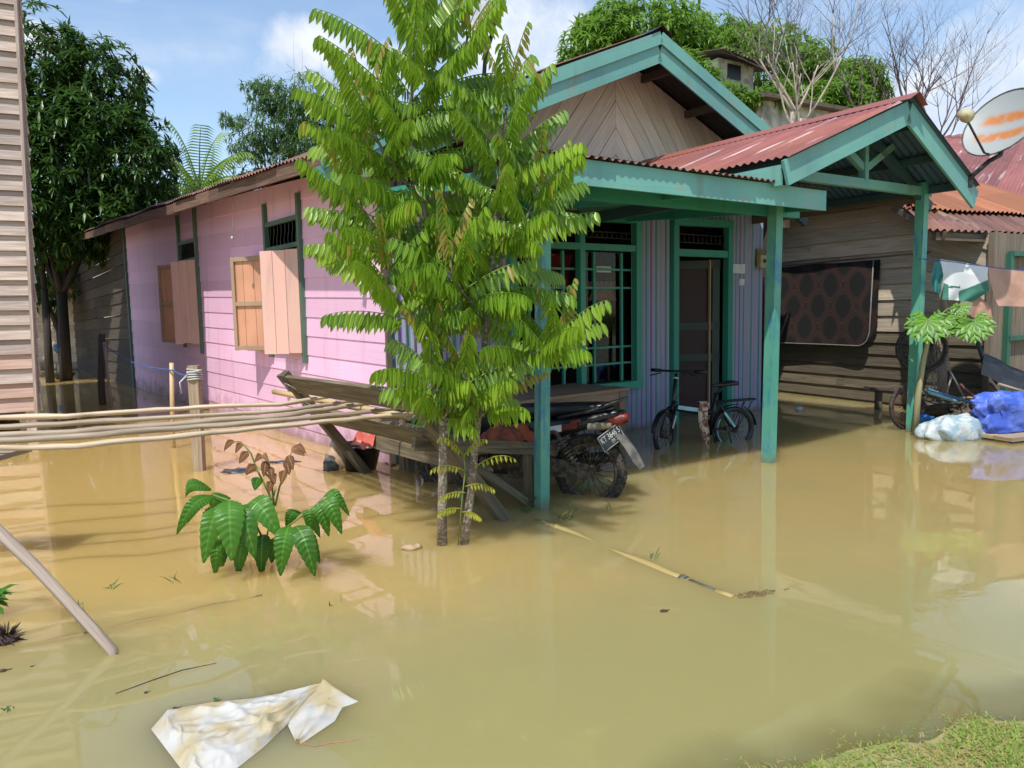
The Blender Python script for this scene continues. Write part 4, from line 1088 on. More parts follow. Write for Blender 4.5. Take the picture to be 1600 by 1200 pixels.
# mango at the left
bs = [bl(120, 260, 17, 120, 140), bl(75, 130, 17, 70, 110), bl(150, 150, 17.4, 75, 85), bl(205, 260, 17, 75, 90), bl(60, 310, 16.6, 90, 100), bl(165, 335, 16.8, 95, 60), bl(-40, 200, 17, 110, 150)]
t = thing('mango_tree', V((bs[0][0].x, 17, -.3)), 'large dense dark green mango tree rising behind the left plank house', 'tree')
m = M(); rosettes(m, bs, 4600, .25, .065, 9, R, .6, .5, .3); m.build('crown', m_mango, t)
m = M(); limbs(m, V((Yd(100, 560, 17).x, 17, -.3)), [b[0] for b in bs], .12, R); limbs(m, V((Yd(75, 560, 16.5).x, 16.5, -.3)), [bs[4][0], bs[1][0]], .08, R); m.build('trunk', m_bark2, t)
# mango on the right behind the gable
bs = [bl(1000, 60, 30, 105, 50), bl(935, 80, 29, 55, 50), bl(950, 40, 30, 50, 32), bl(1075, 90, 31, 110, 55), bl(1180, 110, 30, 110, 55), bl(1150, 75, 31, 60, 35), bl(1265, 150, 30, 80, 50), bl(1060, 45, 31, 45, 25), bl(905, 115, 29, 40, 25)]
t = thing('mango_tree', V((Yd(1080, 200, 30).x, 30, -.3)), 'broad sunlit mango tree behind the chevron gable', 'tree')
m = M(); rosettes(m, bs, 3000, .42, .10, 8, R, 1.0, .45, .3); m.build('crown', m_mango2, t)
m = M(); limbs(m, V((Yd(1080, 300, 30).x, 30, -.3)), [b[0] for b in bs], .2, R); m.build('trunk', m_bark2, t)
bs = [bl(1330, 125, 27, 50, 30), bl(1300, 160, 26, 60, 32), bl(1365, 145, 27, 22, 25), bl(1265, 105, 27, 30, 26)]
t = thing('round_tree', V((Yd(1320, 200, 27).x, 27, -.3)), 'round green tree above the red canopy ridge behind bare branches', 'tree')
m = M(); rosettes(m, bs, 1100, .3, .085, 8, R, .7, .45, .3); m.build('crown', m_mango2, t)
m = M(); limbs(m, V((Yd(1320, 300, 27).x, 27, -.3)), [b[0] for b in bs], .14, R); m.build('trunk', m_bark2, t)
# bamboo clump behind the eave
bs = [bl(440, 190, 26, 52, 60), bl(425, 150, 26, 35, 28), bl(485, 175, 26, 45, 60), bl(395, 225, 26, 42, 30), bl(365, 190, 26, 22, 10), bl(480, 240, 26, 60, 40), bl(545, 190, 27, 50, 60), bl(350, 182, 26, 10, 5), bl(400, 135, 26, 22, 7)]
t = thing('bamboo_clump', V((Yd(440, 300, 26).x, 26, -.3)), 'feathery bamboo clump with bare culm tips rising over the pink house', 'bamboo')
m = M(); rosettes(m, bs, 2100, .24, .042, 8, R, .8, .2, .1); m.build('crown', m_bambl, t)
m = M()
for (x0, x1, y1) in ((470, 458, 50), (478, 472, 75), (488, 500, 80), (530, 520, 70), (540, 538, 78), (420, 352, 182), (440, 382, 140), (450, 425, 130)):
    a = Yd(x0, 320, 26); a.z = -.3; b = Yd(x1, y1, 26); pts = [a.lerp(b, i/9)+V((.35*math.sin(i/9*PI)*(1 if x1 > x0 else -.2), 0, 0)) for i in range(10)]
    m.tube(pts, [.05*(1-.9*i/9) for i in range(10)], 6)
    for k in range(14):
        f = R.uniform(.55, .98); p = pts[int(f*9)]; d = V((R.uniform(-1, 1), R.uniform(-1, 1), R.uniform(-.3, .5))).normalized(); m.tube([p, p+d*R.uniform(.1, .4)], .006, 4)
m.build('culms', m_bare, t)
# coconut palm
def palm_frond(m, base, d, L, n, ll, r):
    p = V(base); d = V(d).normalized(); st = L/n; pts = [p.copy()]
    for i in range(n):
        f = i/n; d = (d+V((0, 0, -.11*f))).normalized(); p = p+d*st; pts.append(p.copy()); s = d.cross(UP).normalized()
        if i > 1:
            for sg in (-1, 1):
                k = math.sin(min(1, .25+f)*PI*.9)*.6+.45
                m.leaf(p, (s*sg*.75+d*.5+V((0, 0, -.1))), d, ll*k, .05, .9, .1, r+R.uniform(-.2, .2), prof=((0, .6), (.5, .8), (1, .05)))
    m.tube(pts, [.03*(1-.85*i/n) for i in range(n+1)], 5, r=.9)
pc = Yd(312, 296, 22)
t = thing('coconut_palm', V((pc.x, pc.y, -.3)), 'young coconut palm fronds between mango tree and bamboo', 'palm')
m = M()
for (dx, dz) in ((-.55, .9), (-.25, 1.2), (.2, 1.2), (.6, 1.0), (.95, .5), (-.9, .35), (.45, .6), (-.3, .5), (.1, .8)):
    palm_frond(m, pc, V((dx, R.uniform(-.5, .3), dz)), R.uniform(1.5, 2.0), 22, .62, .5)
m.build('crown', m_palm, t)
m = M(); m.tube([V((pc.x, pc.y, -.3)), V((pc.x+.1, pc.y, 1.5)), pc], [.16, .14, .12], 8); m.build('trunk', m_bark2, t)
# undergrowth hiding the land behind
bs = [bl(330, 300, 27, 60, 25), bl(410, 300, 27, 60, 40), bl(560, 280, 28, 80, 60), bl(700, 280, 28, 80, 60), bl(250, 330, 26, 60, 40)]
t = thing('bush', V((Yd(400, 330, 27).x, 27, 0)), 'leafy bushes at the foot of the bamboo behind the house', 'bush')
m = M(); rosettes(m, bs, 1200, .3, .08, 8, R, .6, .4, .3); m.build('foliage', m_bambl, t)
m = M(); limbs(m, V((Yd(400, 330, 27).x, 27, -.3)), [b[0] for b in bs], .06, R); m.build('stem', m_bark2, t)
bs = [bl(1098, 118, 22.4, 26, 20), bl(1120, 150, 22.4, 40, 18), bl(1165, 160, 22.2, 30, 13), bl(1215, 150, 22.4, 24, 22), bl(1075, 95, 22.6, 20, 14)]
t = thing('leafy_bush', V((Yd(1120, 200, 22.4).x, 22.4, 0)), 'scrubby tall bush growing against the foot of the concrete tower', 'bush')
m = M(); rosettes(m, bs, 420, .28, .08, 7, R, .7, .3, .2); m.build('foliage', m_mango2, t)
m = M(); limbs(m, V((Yd(1120, 300, 22.4).x, 22.4, -.3)), [b[0] for b in bs], .05, R); m.build('stem', m_bare, t)
# dark tree deep behind the left gap
bs = [bl(55, 445, 19, 60, 45), bl(100, 385, 21, 60, 40), bl(20, 400, 20, 70, 70)]
t = thing('shade_tree', V((Yd(60, 500, 19).x, 19, -.3)), 'low dark tree with hanging leaves in the gap by the left house corner', 'tree')
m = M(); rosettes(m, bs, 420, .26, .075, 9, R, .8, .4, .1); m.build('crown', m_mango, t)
m = M(); limbs(m, V((Yd(104, 570, 19).x, 19, -.3)), [b[0] for b in bs], .12, R); m.build('trunk', m_bark2, t)
# bare trees
def bare(m, p, d, L, r, depth, rng, spread=.5, mi0=0):
    n = 5; pts = [V(p)]; d = V(d).normalized()
    for i in range(n):
        d = (d+V((rng.uniform(-1, 1), rng.uniform(-1, 1)*.7, rng.uniform(-.5, .9)))*.14).normalized(); pts.append(pts[-1]+d*L/n)
    m.tube(pts, [r*(1-.5*i/n) for i in range(n+1)], 6 if depth > 2 else 4, r=rng.random(), mi=0 if (depth > 2 and mi0 == 0) else 1)
    if depth == 0: return
    for k in range(3 if depth > 1 else 3):
        f = rng.uniform(.35, 1.0); q = pts[min(n, int(f*n+.5))]
        nd = (d+V((rng.uniform(-1, 1), rng.uniform(-1, 1)*.7, rng.uniform(-.3, .5)))*spread*1.5).normalized()
        bare(m, q, nd, L*rng.uniform(.6, .85), r*rng.uniform(.42, .6), depth-1, rng, spread, mi0)
for (px, py, y, L, r, seed, dx, mi0, lbl) in ((1238, 175, 20, 1.6, .055, 5, -.05, 0, 'pale leafless tree behind the red canopy, its trunk beside the tower'),
                                      (1252, 185, 20.5, 1.9, .058, 21, .15, 0, 'pale leafless tree rising highest above the canopy ridge'),
                                      (1418, 170, 21, 1.55, .05, 9, -.05, 1, 'dusky leafless tree against the sky behind the canopy apex'),
                                      (1462, 215, 21, 1.6, .05, 14, .35, 1, 'slender dusky leafless tree left of the satellite dish'),
                                      (1345, 185, 22, 1.4, .04, 33, .05, 1, 'small dusky leafless tree in front of the round green tree')):
    rg = random.Random(seed); top = Yd(px, py, y); b = V((top.x, top.y, -.3)); t = thing('bare_tree', b, lbl, 'tree', 'leafless trees behind the canopy')
    m = M(); m.tube([b, V((top.x-.05, top.y, top.z*.5)), top], [r*1.5, r*1.25, r], 8); m.build('trunk', m_twig if mi0 else m_bare, t)
    m = M()
    for k in range(4): bare(m, top-UP*(.2*k), V((dx+(-.75, .75, -.3, .35)[k]+rg.uniform(-.25, .25), rg.uniform(-.3, .3), 1)), L*rg.uniform(.85, 1.1), r*(.75-.1*k), 4, rg, .6, mi0)
    m.build('branches', [m_bare, m_twig], t)

# ------------------------------------------------------------------ the two leafy trees in front
def frond(m, base, d, L, rng, tip=False, n=15, ll=.135, droop=.9):
    p = V(base); d = V(d).normalized(); pts = [p.copy()]; st = L/n; d0 = d.copy()
    rb = rng.uniform(.15, .85)
    for i in range(n):
        f = (i+1)/n; d = (d0+V((0, 0, -droop*f**1.6))).normalized(); p = p+d*st; pts.append(p.copy())
        if i < 1: continue
        s = d.cross(UP)
        s = s.normalized() if s.length > .15 else V((1, 0, 0))
        k = (.55+.45*math.sin(min(1, f*1.15)*PI*.8))*(1 if f < .9 else .8)
        for sg in (-1, 1):
            ld = s*(sg*rng.uniform(.22, .5))+V((0, 0, -rng.uniform(.7, 1.0)))+d*rng.uniform(.25, .5)
            r = 1.2 if (tip and rng.random() < .75) or rng.random() < .018 else min(1, max(0, rb+rng.uniform(-.3, .35)))
            m.leaf(p, ld, (d+s*.15*sg).normalized(), ll*k*rng.uniform(.85, 1.12)*(.6 if tip else 1), ll*.27*(.7 if tip else 1), rng.uniform(.1, .7), .35, r)
    m.tube(pts, [.0055*(1-.7*i/n) for i in range(n+1)], 4, r=.7)
def stemline(pts, yy):
    """pixel polyline with a distance for each point"""
    return [Yd(x, y, d) for (x, y, d) in pts]
def resample(pts, n):
    L = [0]
    for a, b in zip(pts[:-1], pts[1:]): L.append(L[-1]+(b-a).length)
    out = []
    for i in range(n):
        t = L[-1]*i/(n-1); k = max(j for j in range(len(L)) if L[j] <= t+1e-9); k = min(k, len(pts)-2)
        f = (t-L[k])/(L[k+1]-L[k]) if L[k+1] > L[k] else 0; out.append(pts[k].lerp(pts[k+1], f))
    return out, L[-1]
TA = W(691, 851); TB = W(724, 851); D0 = TA.y
def leafy(name, base, lbl, stems, seed):
    rng = random.Random(seed); t = thing('leafy_tree', V((base.x, base.y, 0)), lbl, 'tree', 'slender leafy trees in front of the house')
    mt = M(); mc = M()
    for (pts, r0, r1, s0, nf, Lf) in stems:
        P = stemline(pts, 0); Q, LL = resample(P, 14)
        mt.tube(Q, [r0+(r1-r0)*i/13 for i in range(14)], 9, wob=.12)
        az = rng.uniform(0, 2*PI)
        nf = int(nf*1.16)
        for i in range(nf):
            f = s0+(1-s0)*(i+.5)/nf; k = f*13; a = int(min(12, k)); p = Q[a].lerp(Q[a+1], k-a)
            az += 2.4; age = 1-(i+.5)/nf      # 0 at the tip
            el = rad(74-58*min(1, age*1.3)+rng.uniform(-12, 12)); dd = V((math.cos(az)*math.cos(el), math.sin(az)*math.cos(el), math.sin(el)))
            L = Lf*(.64+.42*min(1, age*2.2)-.30*max(0, age-.55))*rng.uniform(.86, 1.1)
            frond(mc, p, dd, L*1.06, rng, tip=(i >= nf-3), n=max(9, int(L/.027)), droop=.30+.35*rng.random())
    mt.build('trunk', m_bark, t); mc.build('crown', m_leaf, t)
d = D0
leafy('leafy_tree', TA, 'taller slender leafy tree with the thicker pale trunk rooted in water left of its twin', [
    ([(691, 858, d), (691, 760, d), (694, 680, d), (688, 560, d+.02), (668, 420, d+.1), (645, 300, d+.15), (638, 180, d+.15), (652, 70, d+.1), (660, -20, d+.1)], .032, .008, .54, 30, .60),
    ([(672, 440, d+.1), (610, 380, d+.05), (565, 325, d), (548, 285, d)], .012, .006, .25, 15, .50),
    ([(645, 300, d+.15), (600, 240, d+.05), (576, 190, d), (568, 150, d)], .012, .006, .2, 16, .50),
    ([(686, 540, d), (640, 500, d-.05), (610, 450, d-.1), (600, 410, d-.1)], .01, .005, .25, 13, .46),
    ([(640, 210, d+.15), (690, 140, d+.1), (725, 85, d+.1), (735, 40, d+.1)], .011, .005, .2, 13, .48),
    ([(690, 650, d), (680, 610, d-.10), (674, 570, d-.17), (670, 530, d-.2)], .01, .005, .0, 12, .34), ([(690, 665, d), (700, 640, d-.04), (705, 610, d-.08)], .008, .004, .1, 6, .30)], 41)
leafy('leafy_tree', TB, 'slender leafy tree with the thin leaning mottled stem right of its twin', [
    ([(724, 857, d), (735, 780, d+.02), (742, 700, d+.03), (752, 600, d+.04), (765, 450, d+.05), (777, 300, d+.05), (788, 200, d+.05), (797, 110, d+.05)], .026, .007, .48, 28, .50),
    ([(752, 600, d+.04), (800, 565, d+.0), (845, 548, d-.05), (885, 525, d-.05)], .010, .005, .45, 13, .48),
    ([(762, 500, d+.05), (725, 460, d-.15), (706, 425, d-.25), (702, 395, d-.25)], .010, .005, .15, 14, .46),
    ([(748, 650, d), (737, 620, d-.12), (724, 585, d-.2), (716, 550, d-.2)], .009, .005, .0, 12, .34), ([(746, 660, d), (765, 625, d-.02), (785, 600, d-.04)], .008, .004, .15, 6, .33),
    ([(768, 430, d+.05), (810, 370, d+.05), (835, 310, d+.05), (842, 270, d+.05)], .01, .005, .2, 13, .42)], 57)
# pale sprout at the foot of the thin stem
m = M(); rg = random.Random(8); t = thing('sapling', W(715, 850), 'small yellowish sprout between the two leafy tree stems', 'plant')
st_ = [Yd(716, 852, d-.05), Yd(722, 780, d-.06), Yd(727, 735, d-.06), Yd(724, 705, d-.06)]
for (x, y, dx, dz, L) in ((727, 770, -.8, .2, .16), (727, 760, .8, .3, .18), (725, 735, -.9, .5, .2), (724, 715, .5, .9, .2), (724, 712, -.5, .9, .2), (742, 730, .9, .7, .26), (722, 800, .7, .1, .12), (720, 795, -.7, .2, .14)):
    frond(m, Yd(x, y, d-.06), V((dx, -.2, dz)), L, rg, n=9, ll=.045)
m.build('leaves', leafm('yellow_green_leaf', (.22, .28, .02), (.36, .34, .035), .35, .5), t)
m = M(); m.tube(st_, [.005, .004, .004, .003], 5); m.build('stem', m_green, t)

# ------------------------------------------------------------------ broad leafed shrub in the water
SB = W(412, 893); sy = SB.y
t = thing('broadleaf_shrub', V((SB.x, sy, 0)), 'low shrub with big drooping ribbed green leaves and wilted brown top shoots', 'shrub')
m = M(); mwl = M(); ms = M()
def bigleaf(m, bx, by, tx, ty, w, y0, y1, r, arch=.06):
    a = Yd(bx, by, y0); b = Yd(tx, ty, y1); L = (b-a).length; ax = (b-a)/L
    view = (CAM-(a+b)/2).normalized(); sd = ax.cross(view).normalized(); nr = sd.cross(ax); nr = -nr if nr.dot(view) < 0 else nr
    if nr.z < 0: nr = nr
    N, K = 96, 8
    base = len(m.v)
    for i in range(N+1):
        f = i/N; wd = w/2*math.sin(PI*min(1, f*.97+.02))**.72*(1.06-.28*f)*(1+.05*math.sin(f*11*2*PI))
        c = a+ax*L*f+nr*(arch*math.sin(PI*f)*1.2)+UP*(arch*.9*math.sin(PI*f))
        for j in range(K+1):
            s_ = (j/K-.5)*2; rib = .0035*math.sin((f*12-abs(s_)*1.1)*2*PI)*min(1, abs(s_)*4)
            m.v.append(c+sd*(wd*s_)+nr*(rib+.20*wd*abs(s_)**1.2-.28*wd*s_*s_))
    for i in range(N):
        for j in range(K):
            q = base+i*(K+1)+j; m.fidx((q, q+1, q+K+2, q+K+1), [(i/N, j/K), (i/N, (j+1)/K), ((i+1)/N, (j+1)/K), ((i+1)/N, j/K)], r, 0, True)
for lf in ((330, 775, 276, 835, 26, -.05, -.15), (345, 790, 318, 880, 42, 0, -.18), (358, 782, 362, 876, 52, -.05, -.22), (372, 790, 398, 872, 44, -.02, -.15), (388, 786, 440, 842, 46, .02, -.1),
           (332, 782, 292, 818, 24, .1, .05), (330, 765, 290, 776, 26, .1, .1), (345, 840, 336, 900, 28, .05, 0), (385, 830, 372, 900, 34, .08, .02), (412, 835, 408, 898, 34, .05, 0),
           (452, 822, 438, 900, 38, -.08, -.18), (462, 822, 492, 900, 40, -.06, -.16), (474, 805, 500, 840, 24, .1, .08), (482, 800, 486, 838, 26, .05, 0), (492, 790, 514, 838, 30, .0, -.05), (502, 782, 534, 834, 34, -.02, -.08), (506, 775, 546, 806, 22, .05, .02),
           (360, 778, 330, 800, 26, .12, .12), (395, 800, 372, 838, 34, .12, .1), (465, 830, 500, 880, 28, .1, .08), (440, 840, 424, 880, 28, .12, .12), (355, 850, 345, 892, 24, .12, .12), (470, 800, 448, 830, 24, .12, .1)):
    bx, by, tx, ty, w, a, b = lf
    bigleaf(m, bx, by, tx, ty, w*.88/1155*sy, sy+a, sy+b, random.random())
for lf in ((365, 688, 350, 704, 9), (378, 693, 368, 708, 9), (388, 706, 374, 724, 12), (400, 727, 384, 742, 13), (410, 712, 398, 722, 10), (416, 720, 412, 745, 12), (422, 730, 426, 752, 10), (448, 720, 452, 742, 13), (456, 700, 476, 712, 14), (462, 698, 478, 708, 11), (450, 712, 458, 734, 12), (444, 735, 440, 757, 12), (404, 746, 398, 766, 16), (424, 742, 430, 756, 12), (424, 752, 420, 770, 11), (410, 712, 420, 722, 9)):
    bigleaf((m if lf[0] == 404 else mwl), lf[0], lf[1], lf[2], lf[3], lf[4]/1155*sy*1.15, sy, sy-.04, random.random(), .012)
m.build('leaves', m_shrub, t); mwl.build('wilted_leaves', m_wilt, t)
def pxtube(m, pts, y, r, n=6): P = [Yd(a, b, y) for a, b in pts]; m.tube(P, [r*(1-.5*i/(len(P)-1)) for i in range(len(P))], n)
for pts in (((412, 900), (415, 850), (424, 800), (430, 765)), ((428, 800), (420, 770), (402, 735), (392, 708), (376, 690), (366, 690)), ((430, 790), (437, 760), (446, 735), (452, 715), (458, 700)), ((428, 790), (424, 750), (420, 720), (412, 712)), ((415, 850), (390, 800), (358, 782), (330, 772)), ((418, 850), (450, 822), (480, 800), (506, 776)), ((425, 750), (410, 735), (400, 728))):
    pxtube(ms, pts, sy+.03, .007)
ms.build('stem', m_green, t)

# plant and husk at the left edge
eb = W(4, 965); t = thing('edge_plant', V((eb.x, eb.y, 0)), 'green leafy plant cut off by the left picture edge', 'plant')
m = M(); rg = random.Random(2)
for i in range(26): 
    th = rg.uniform(0, 2*PI); d = V((math.cos(th), math.sin(th), rg.uniform(.2, 1))); p = Yd(-12, 948, eb.y)+V((rg.uniform(-.05, .05), rg.uniform(-.05, .05), rg.uniform(0, .06))); m.leaf(p, d, d.cross(UP).normalized(), .09, .045, .8, .3)
m.build('leaves', m_shrub, t); m = M(); m.tube([V((eb.x-.06, eb.y, -.1)), Yd(-12, 950, eb.y)], .006, 5); m.build('stem', m_green, t)
hb = W(10, 1002); m = M()
for i in range(130):
    d = V((rg.gauss(0, 1), rg.gauss(0, 1), abs(rg.gauss(0, .7))+.1)).normalized(); p = hb+d*.03; m.leaf(p, d, d.orthogonal().normalized(), rg.uniform(.03, .065), .009, .2, .2)
m.blob(hb, .05, .05, .035)
tag(m.build('seed_husk', m_seed), 'spiky brown husk clump on the water at the left edge', 'husk')

# ------------------------------------------------------------------ poles, posts, stick
pole_px = (
    ((-150, 661), (0, 652.5), (115, 650), (300, 637), (440, 631.5), (528, 617.5)),
    ((-150, 678), (0, 667), (115, 661), (300, 650), (440, 642), (564, 625)),
    ((-150, 690), (0, 680), (115, 675.5), (300, 660), (440, 650), (606, 626)),
    ((-150, 699), (0, 688.5), (115, 683), (300, 667), (440, 657.5), (631, 637)),
    ((-150, 712), (0, 700.5), (115, 697), (300, 680), (440, 665), (664, 644)))
names = ['topmost of five peeled poles laid across the water to the bench', 'second peeled pole from the top in the row of five', 'middle peeled pole of the five lying on the bench',
         'fourth peeled pole from the top with a pale cut end', 'lowest and crookedest peeled pole of the five with a pointed tip']
for k, pp_ in enumerate(pole_px):
    P = []
    for j, (x, y) in enumerate(pp_):
        P.append(W(x, y, .73 if j < 5 else .74))
    Q, _ = resample(P, 22); rg = random.Random(k)
    Q = [q+V((0, rg.uniform(-.004, .004), rg.uniform(-.0035, .0035))) for q in Q]
    m = M(); r0 = (.020, .018, .021, .019, .018)[k]; m.tube(Q, [r0*(1-.25*(i/21)*(1 if i < 20 else 1.3))*(1+rg.uniform(-.10, .14)) for i in range(22)], 9, wob=.10)
    tag(m.build('wooden_pole', m_pole), names[k], 'pole', 'peeled poles laid to the bench')
pb_ = W(312, 735); t = thing('water_post', V((pb_.x, pb_.y, 0)), 'split timber post with rope tied at its top, standing behind the poles', 'post')
m = M(); tp = Yd(303, 571, pb_.y); m.beam(V((pb_.x, pb_.y, -.3)), tp, .085, .075, V((0, 1, 0)), taper=1.1); m.build('shaft', m_postw, t)
m = M(); rc = Yd(304, 586, pb_.y)
for k in range(5): m.ring(rc+UP*(k*.022-.04), V((.05*k-.1, .1, 1)), .062, .007, 14, 5)
m.tube([rc+V((-.05, -.05, 0)), rc+V((-.11, -.06, -.06)), rc+V((-.10, -.06, -.16))], .008, 5); m.tube([rc+V((-.05, -.05, .02)), rc+V((.09, -.06, .05))], .008, 5)
m.build('rope_binding', m_ropew, t)
sb_ = W(270, 700); m = M(); tp2 = Yd(268, 567, sb_.y); m.tube([V((sb_.x, sb_.y, -.3)), sb_.lerp(tp2, .5), tp2], .023, 10)
tag(m.build('bamboo_stake', m_bamboo), 'thin yellow bamboo stake left of the roped post', 'stake')
db = W(160, 632); m = M(); tp3 = Yd(159, 522, db.y); m.tube([V((db.x, db.y, -.3)), V((db.x, db.y, .3)), tp3], [.055, .05, .048], 9, wob=.25); tag(m.build('old_post', m_dkwood), 'dark knobbly old post in the shaded water of the gap', 'post')
m = M(); m.tube([Yd(163, 535, db.y-.1), Yd(170, 600, db.y-.15), Yd(178, 645, db.y-.2)], [.03, .02, .015], 6); tag(m.build('leaning_twig', m_stick), 'thin pale stick leaning on the dark old post', 'stick')
m = M(); A_ = Yd(162, 538, db.y-.08); B_ = Yd(269, 578, sb_.y-.02); C_ = rc+V((0, -.06, 0))
pts = [A_.lerp(B_, i/10)-UP*.10*math.sin(i/10*PI) for i in range(11)]+[B_.lerp(C_, i/5)-UP*.02*math.sin(i/5*PI) for i in range(1, 6)]
m.tube(pts, .007, 5); m.ring(B_, UP, .03, .008, 12, 5); tag(m.build('rope', m_rope), 'blue rope strung from the dark post past the bamboo stake', 'rope')
m = M(); lb_ = W(178, 1020); m.tube([V((lb_.x+.02, lb_.y-.01, -.08)), Yd(176, 1016, lb_.y), Yd(120, 955, lb_.y+.05), Yd(55, 885, lb_.y+.1), Yd(-40, 795, lb_.y+.15), Yd(-120, 720, lb_.y+.2)], [.021, .0225, .022, .0245, .025, .027], 11, wob=.16)
tag(m.build('leaning_stick', m_stick), 'grey stick slanting out of the water at lower left', 'stick')
m = M()
for i in range(24):
    rg = random.Random(i); p = W(177+rg.uniform(-6, 6), 1019+rg.uniform(-3, 3)); m.blob(p, .006, .006, .004, n=6, m=4)
tag(m.build('floating_scraps', m_seed), 'reddish leaf scraps gathered round the foot of the slanting stick', 'scraps')

# ------------------------------------------------------------------ long bench with sloping back
F0 = W(585, 735); F1 = W(806, 808); ax_ = (F1-F0); BL = ax_.length; ax_.normalize(); ow = V((ax_.y, -ax_.x, 0)).normalized()
if ow.x > 0: ow = -ow
bench = thing('bench', (F0.x, F0.y, 0), 'long dark mossy plank bench with slanted back between tree and house', 'bench')
def bp(a, o, z): return F0+ax_*a+ow*o+UP*z
for a, nm in ((0.02, 0), (BL-.02, 1)):
    m = M(); m.beam(bp(a, -.04, -.18), bp(a, .80, .93), .07, .10, ax_); m.build('slanted_leg', m_bench, bench)
m = M(); m.beam(bp(-.12, .745, .84), bp(BL*1.0, .745, .86), .03, .17, ow*.6+UP*.8)
m.build('back_plank', m_bench, bench)
m = M(); m.beam(bp(.0, .50, .56), bp(BL+.05, .50, .57), .03, .17, ow*.6+UP*.8); m.build('back_plank', m_bench, bench)
zs = .41
for k in range(4):
    o0 = .16-.19*k; m = M(); rg = random.Random(k+90)
    m.beam(bp(.22+rg.uniform(-.05, .05), o0-.09, zs+rg.uniform(-.006, .006)), bp(BL-.33+rg.uniform(-.04, .06), o0-.09, zs+rg.uniform(-.006, .006)), .18, .028); m.build('seat_plank', m_bench, bench)
m = M(); m.beam(bp(.15, .18, zs-.075), bp(BL-.3, .18, zs-.075), .04, .11); m.build('seat_rail', m_bench, bench)
m = M(); m.beam(bp(.2, -.58, zs-.075), bp(BL-.3, -.58, zs-.075), .04, .11); m.build('seat_rail', m_bench, bench)
for a in (.12, BL-.28):
    m = M(); m.beam(bp(a, .62, zs+.14), bp(a, -.62, zs-.06), .045, .09); m.build('cross_bar', m_bench, bench)
for (x, y) in ((640, 735), (830, 790)):
    b = W(x, y); m = M(); m.beam(V((b.x, b.y, -.2)), V((b.x, b.y, zs-.04)), .08, .07, ow); m.build('leg', m_bench, bench)
m = M(); m.beam(bp(BL-.1, -.45, -.15), bp(BL-.34, .22, zs), .05, .06, ax_); m.build('brace', m_bench, bench)
m = M()
for (a, z, o) in ((.02, .80, .73), (.02, .66, .62), (.02, .62, .59)):
    m.ring(bp(a, o, z), (ow*-.6+UP*.75), .072, .007, 14, 5)
m.build('rope_lashing', m_ropew, bench)
m = M(); p = W(428, 612, .67); q = W(640, 652, .67); Q, _ = resample([p, q], 8); m.tube(Q, .026, 9); tag(m.build('bamboo_pole', m_bamboo), 'yellow bamboo lying under the ends of the peeled poles', 'pole')
def drape(name, pts, z0, hang, mat_, lbl, cat, seed, nz=.03, n=14):
    """crumpled cloth over a base quad given by four points"""
    a, b, c, d_ = pts; m = M()
    def f(u, v):
        p = a.lerp(b, u).lerp(d_.lerp(c, u), v); e = max(abs(u-.5), abs(v-.5))*2
        return p+V((noise.noise(V((u*4, v*4, seed)))*nz, noise.noise(V((u*4, v*4, seed+5)))*nz, z0*(1-e**3)+nz*1.4*noise.noise(V((u*5, v*5, seed+9)))-hang*max(0, v-.55)))
    m.grid(f, n, n); return tag(m.build(name, mat_), lbl, cat)
drape('red_cloth', [bp(.1, .05, zs+.03), bp(.42, .05, zs+.03), bp(.45, .27, zs+.02), bp(.12, .27, zs+.02)], .05, .30, m_redcloth, 'crumpled red and pink cloth hanging over the left end of the bench seat', 'cloth', 1.0)
drape('orange_cloth', [bp(BL-.75, -.55, zs+.02), bp(BL-.36, -.55, zs+.02), bp(BL-.34, -.18, zs+.02), bp(BL-.72, -.2, zs+.02)], .11, .0, m_orcloth, 'rusty orange fibrous cloth heaped on the right end of the bench', 'cloth', 4.0, .035)
m = M(); m.blob(bp(BL-.62, -.68, zs+.06), .16, .1, .08, .5, 5, 18, 10); tag(m.build('plastic_bag', m_bag), 'crumpled grey plastic bag behind the orange cloth on the bench', 'bag')
m = M(); p = bp(BL-1.0, -.3, zs+.07); m.lathe(p, V((.8, -.5, .1)), [(0, 0), (.05, 0), (.052, .08), (.03, .12), (0, .12)], 12); tag(m.build('red_tin', m_red), 'small red tin with pale end on the bench behind the leaves', 'tin')
# black bucket and tan sack under the bench
bb_ = W(560, 735); bk = thing('bucket', V((bb_.x, bb_.y+.05, 0)), 'black bucket half sunk behind the slanted bench leg', 'bucket')
m = M(); m.lathe(V((bb_.x, bb_.y+.05, -.1)), V((.1, 0, 1)), [(.0, 0), (.12, 0), (.17, .32), (.18, .33), (.165, .32), (.11, .03)], 20); m.build('body', m_black, bk)
m = M(); m.ring(V((bb_.x+.03, bb_.y+.05, .22)), V((.1, 0, 1)), .175, .009, 20, 6); m.build('rim', m_black, bk)
m = M(); q = W(528, 732); m.blob(q+V((0, 0, .06)), .10, .07, .16, .35, 2.5, 16, 10); tag(m.build('soaked_sack', m_rock), 'tan soaked sack slumped against the black bucket', 'sack')
m = M(); q = W(516, 735); m.blob(q+V((0, 0, .03)), .07, .05, .1, .4, 2.5, 14, 8); tag(m.build('dark_lump', m_greyp), 'dark grey lump at the waterline left of the tan sack', 'lump')
m = M()
q0 = W(340, 738); m.blob(W(370, 736)-UP*.005, .16, .11, .022, .5, 4, 18, 8); m.blob(W(440, 722)-UP*.004, .16, .06, .016, .5, 4, 18, 8)
tag(m.build('sunken_tarp', plain('wet_slate_tarp', (.06, .07, .085), .25, .3)), 'dark wet tarp barely breaking the surface right of the roped post', 'tarp')

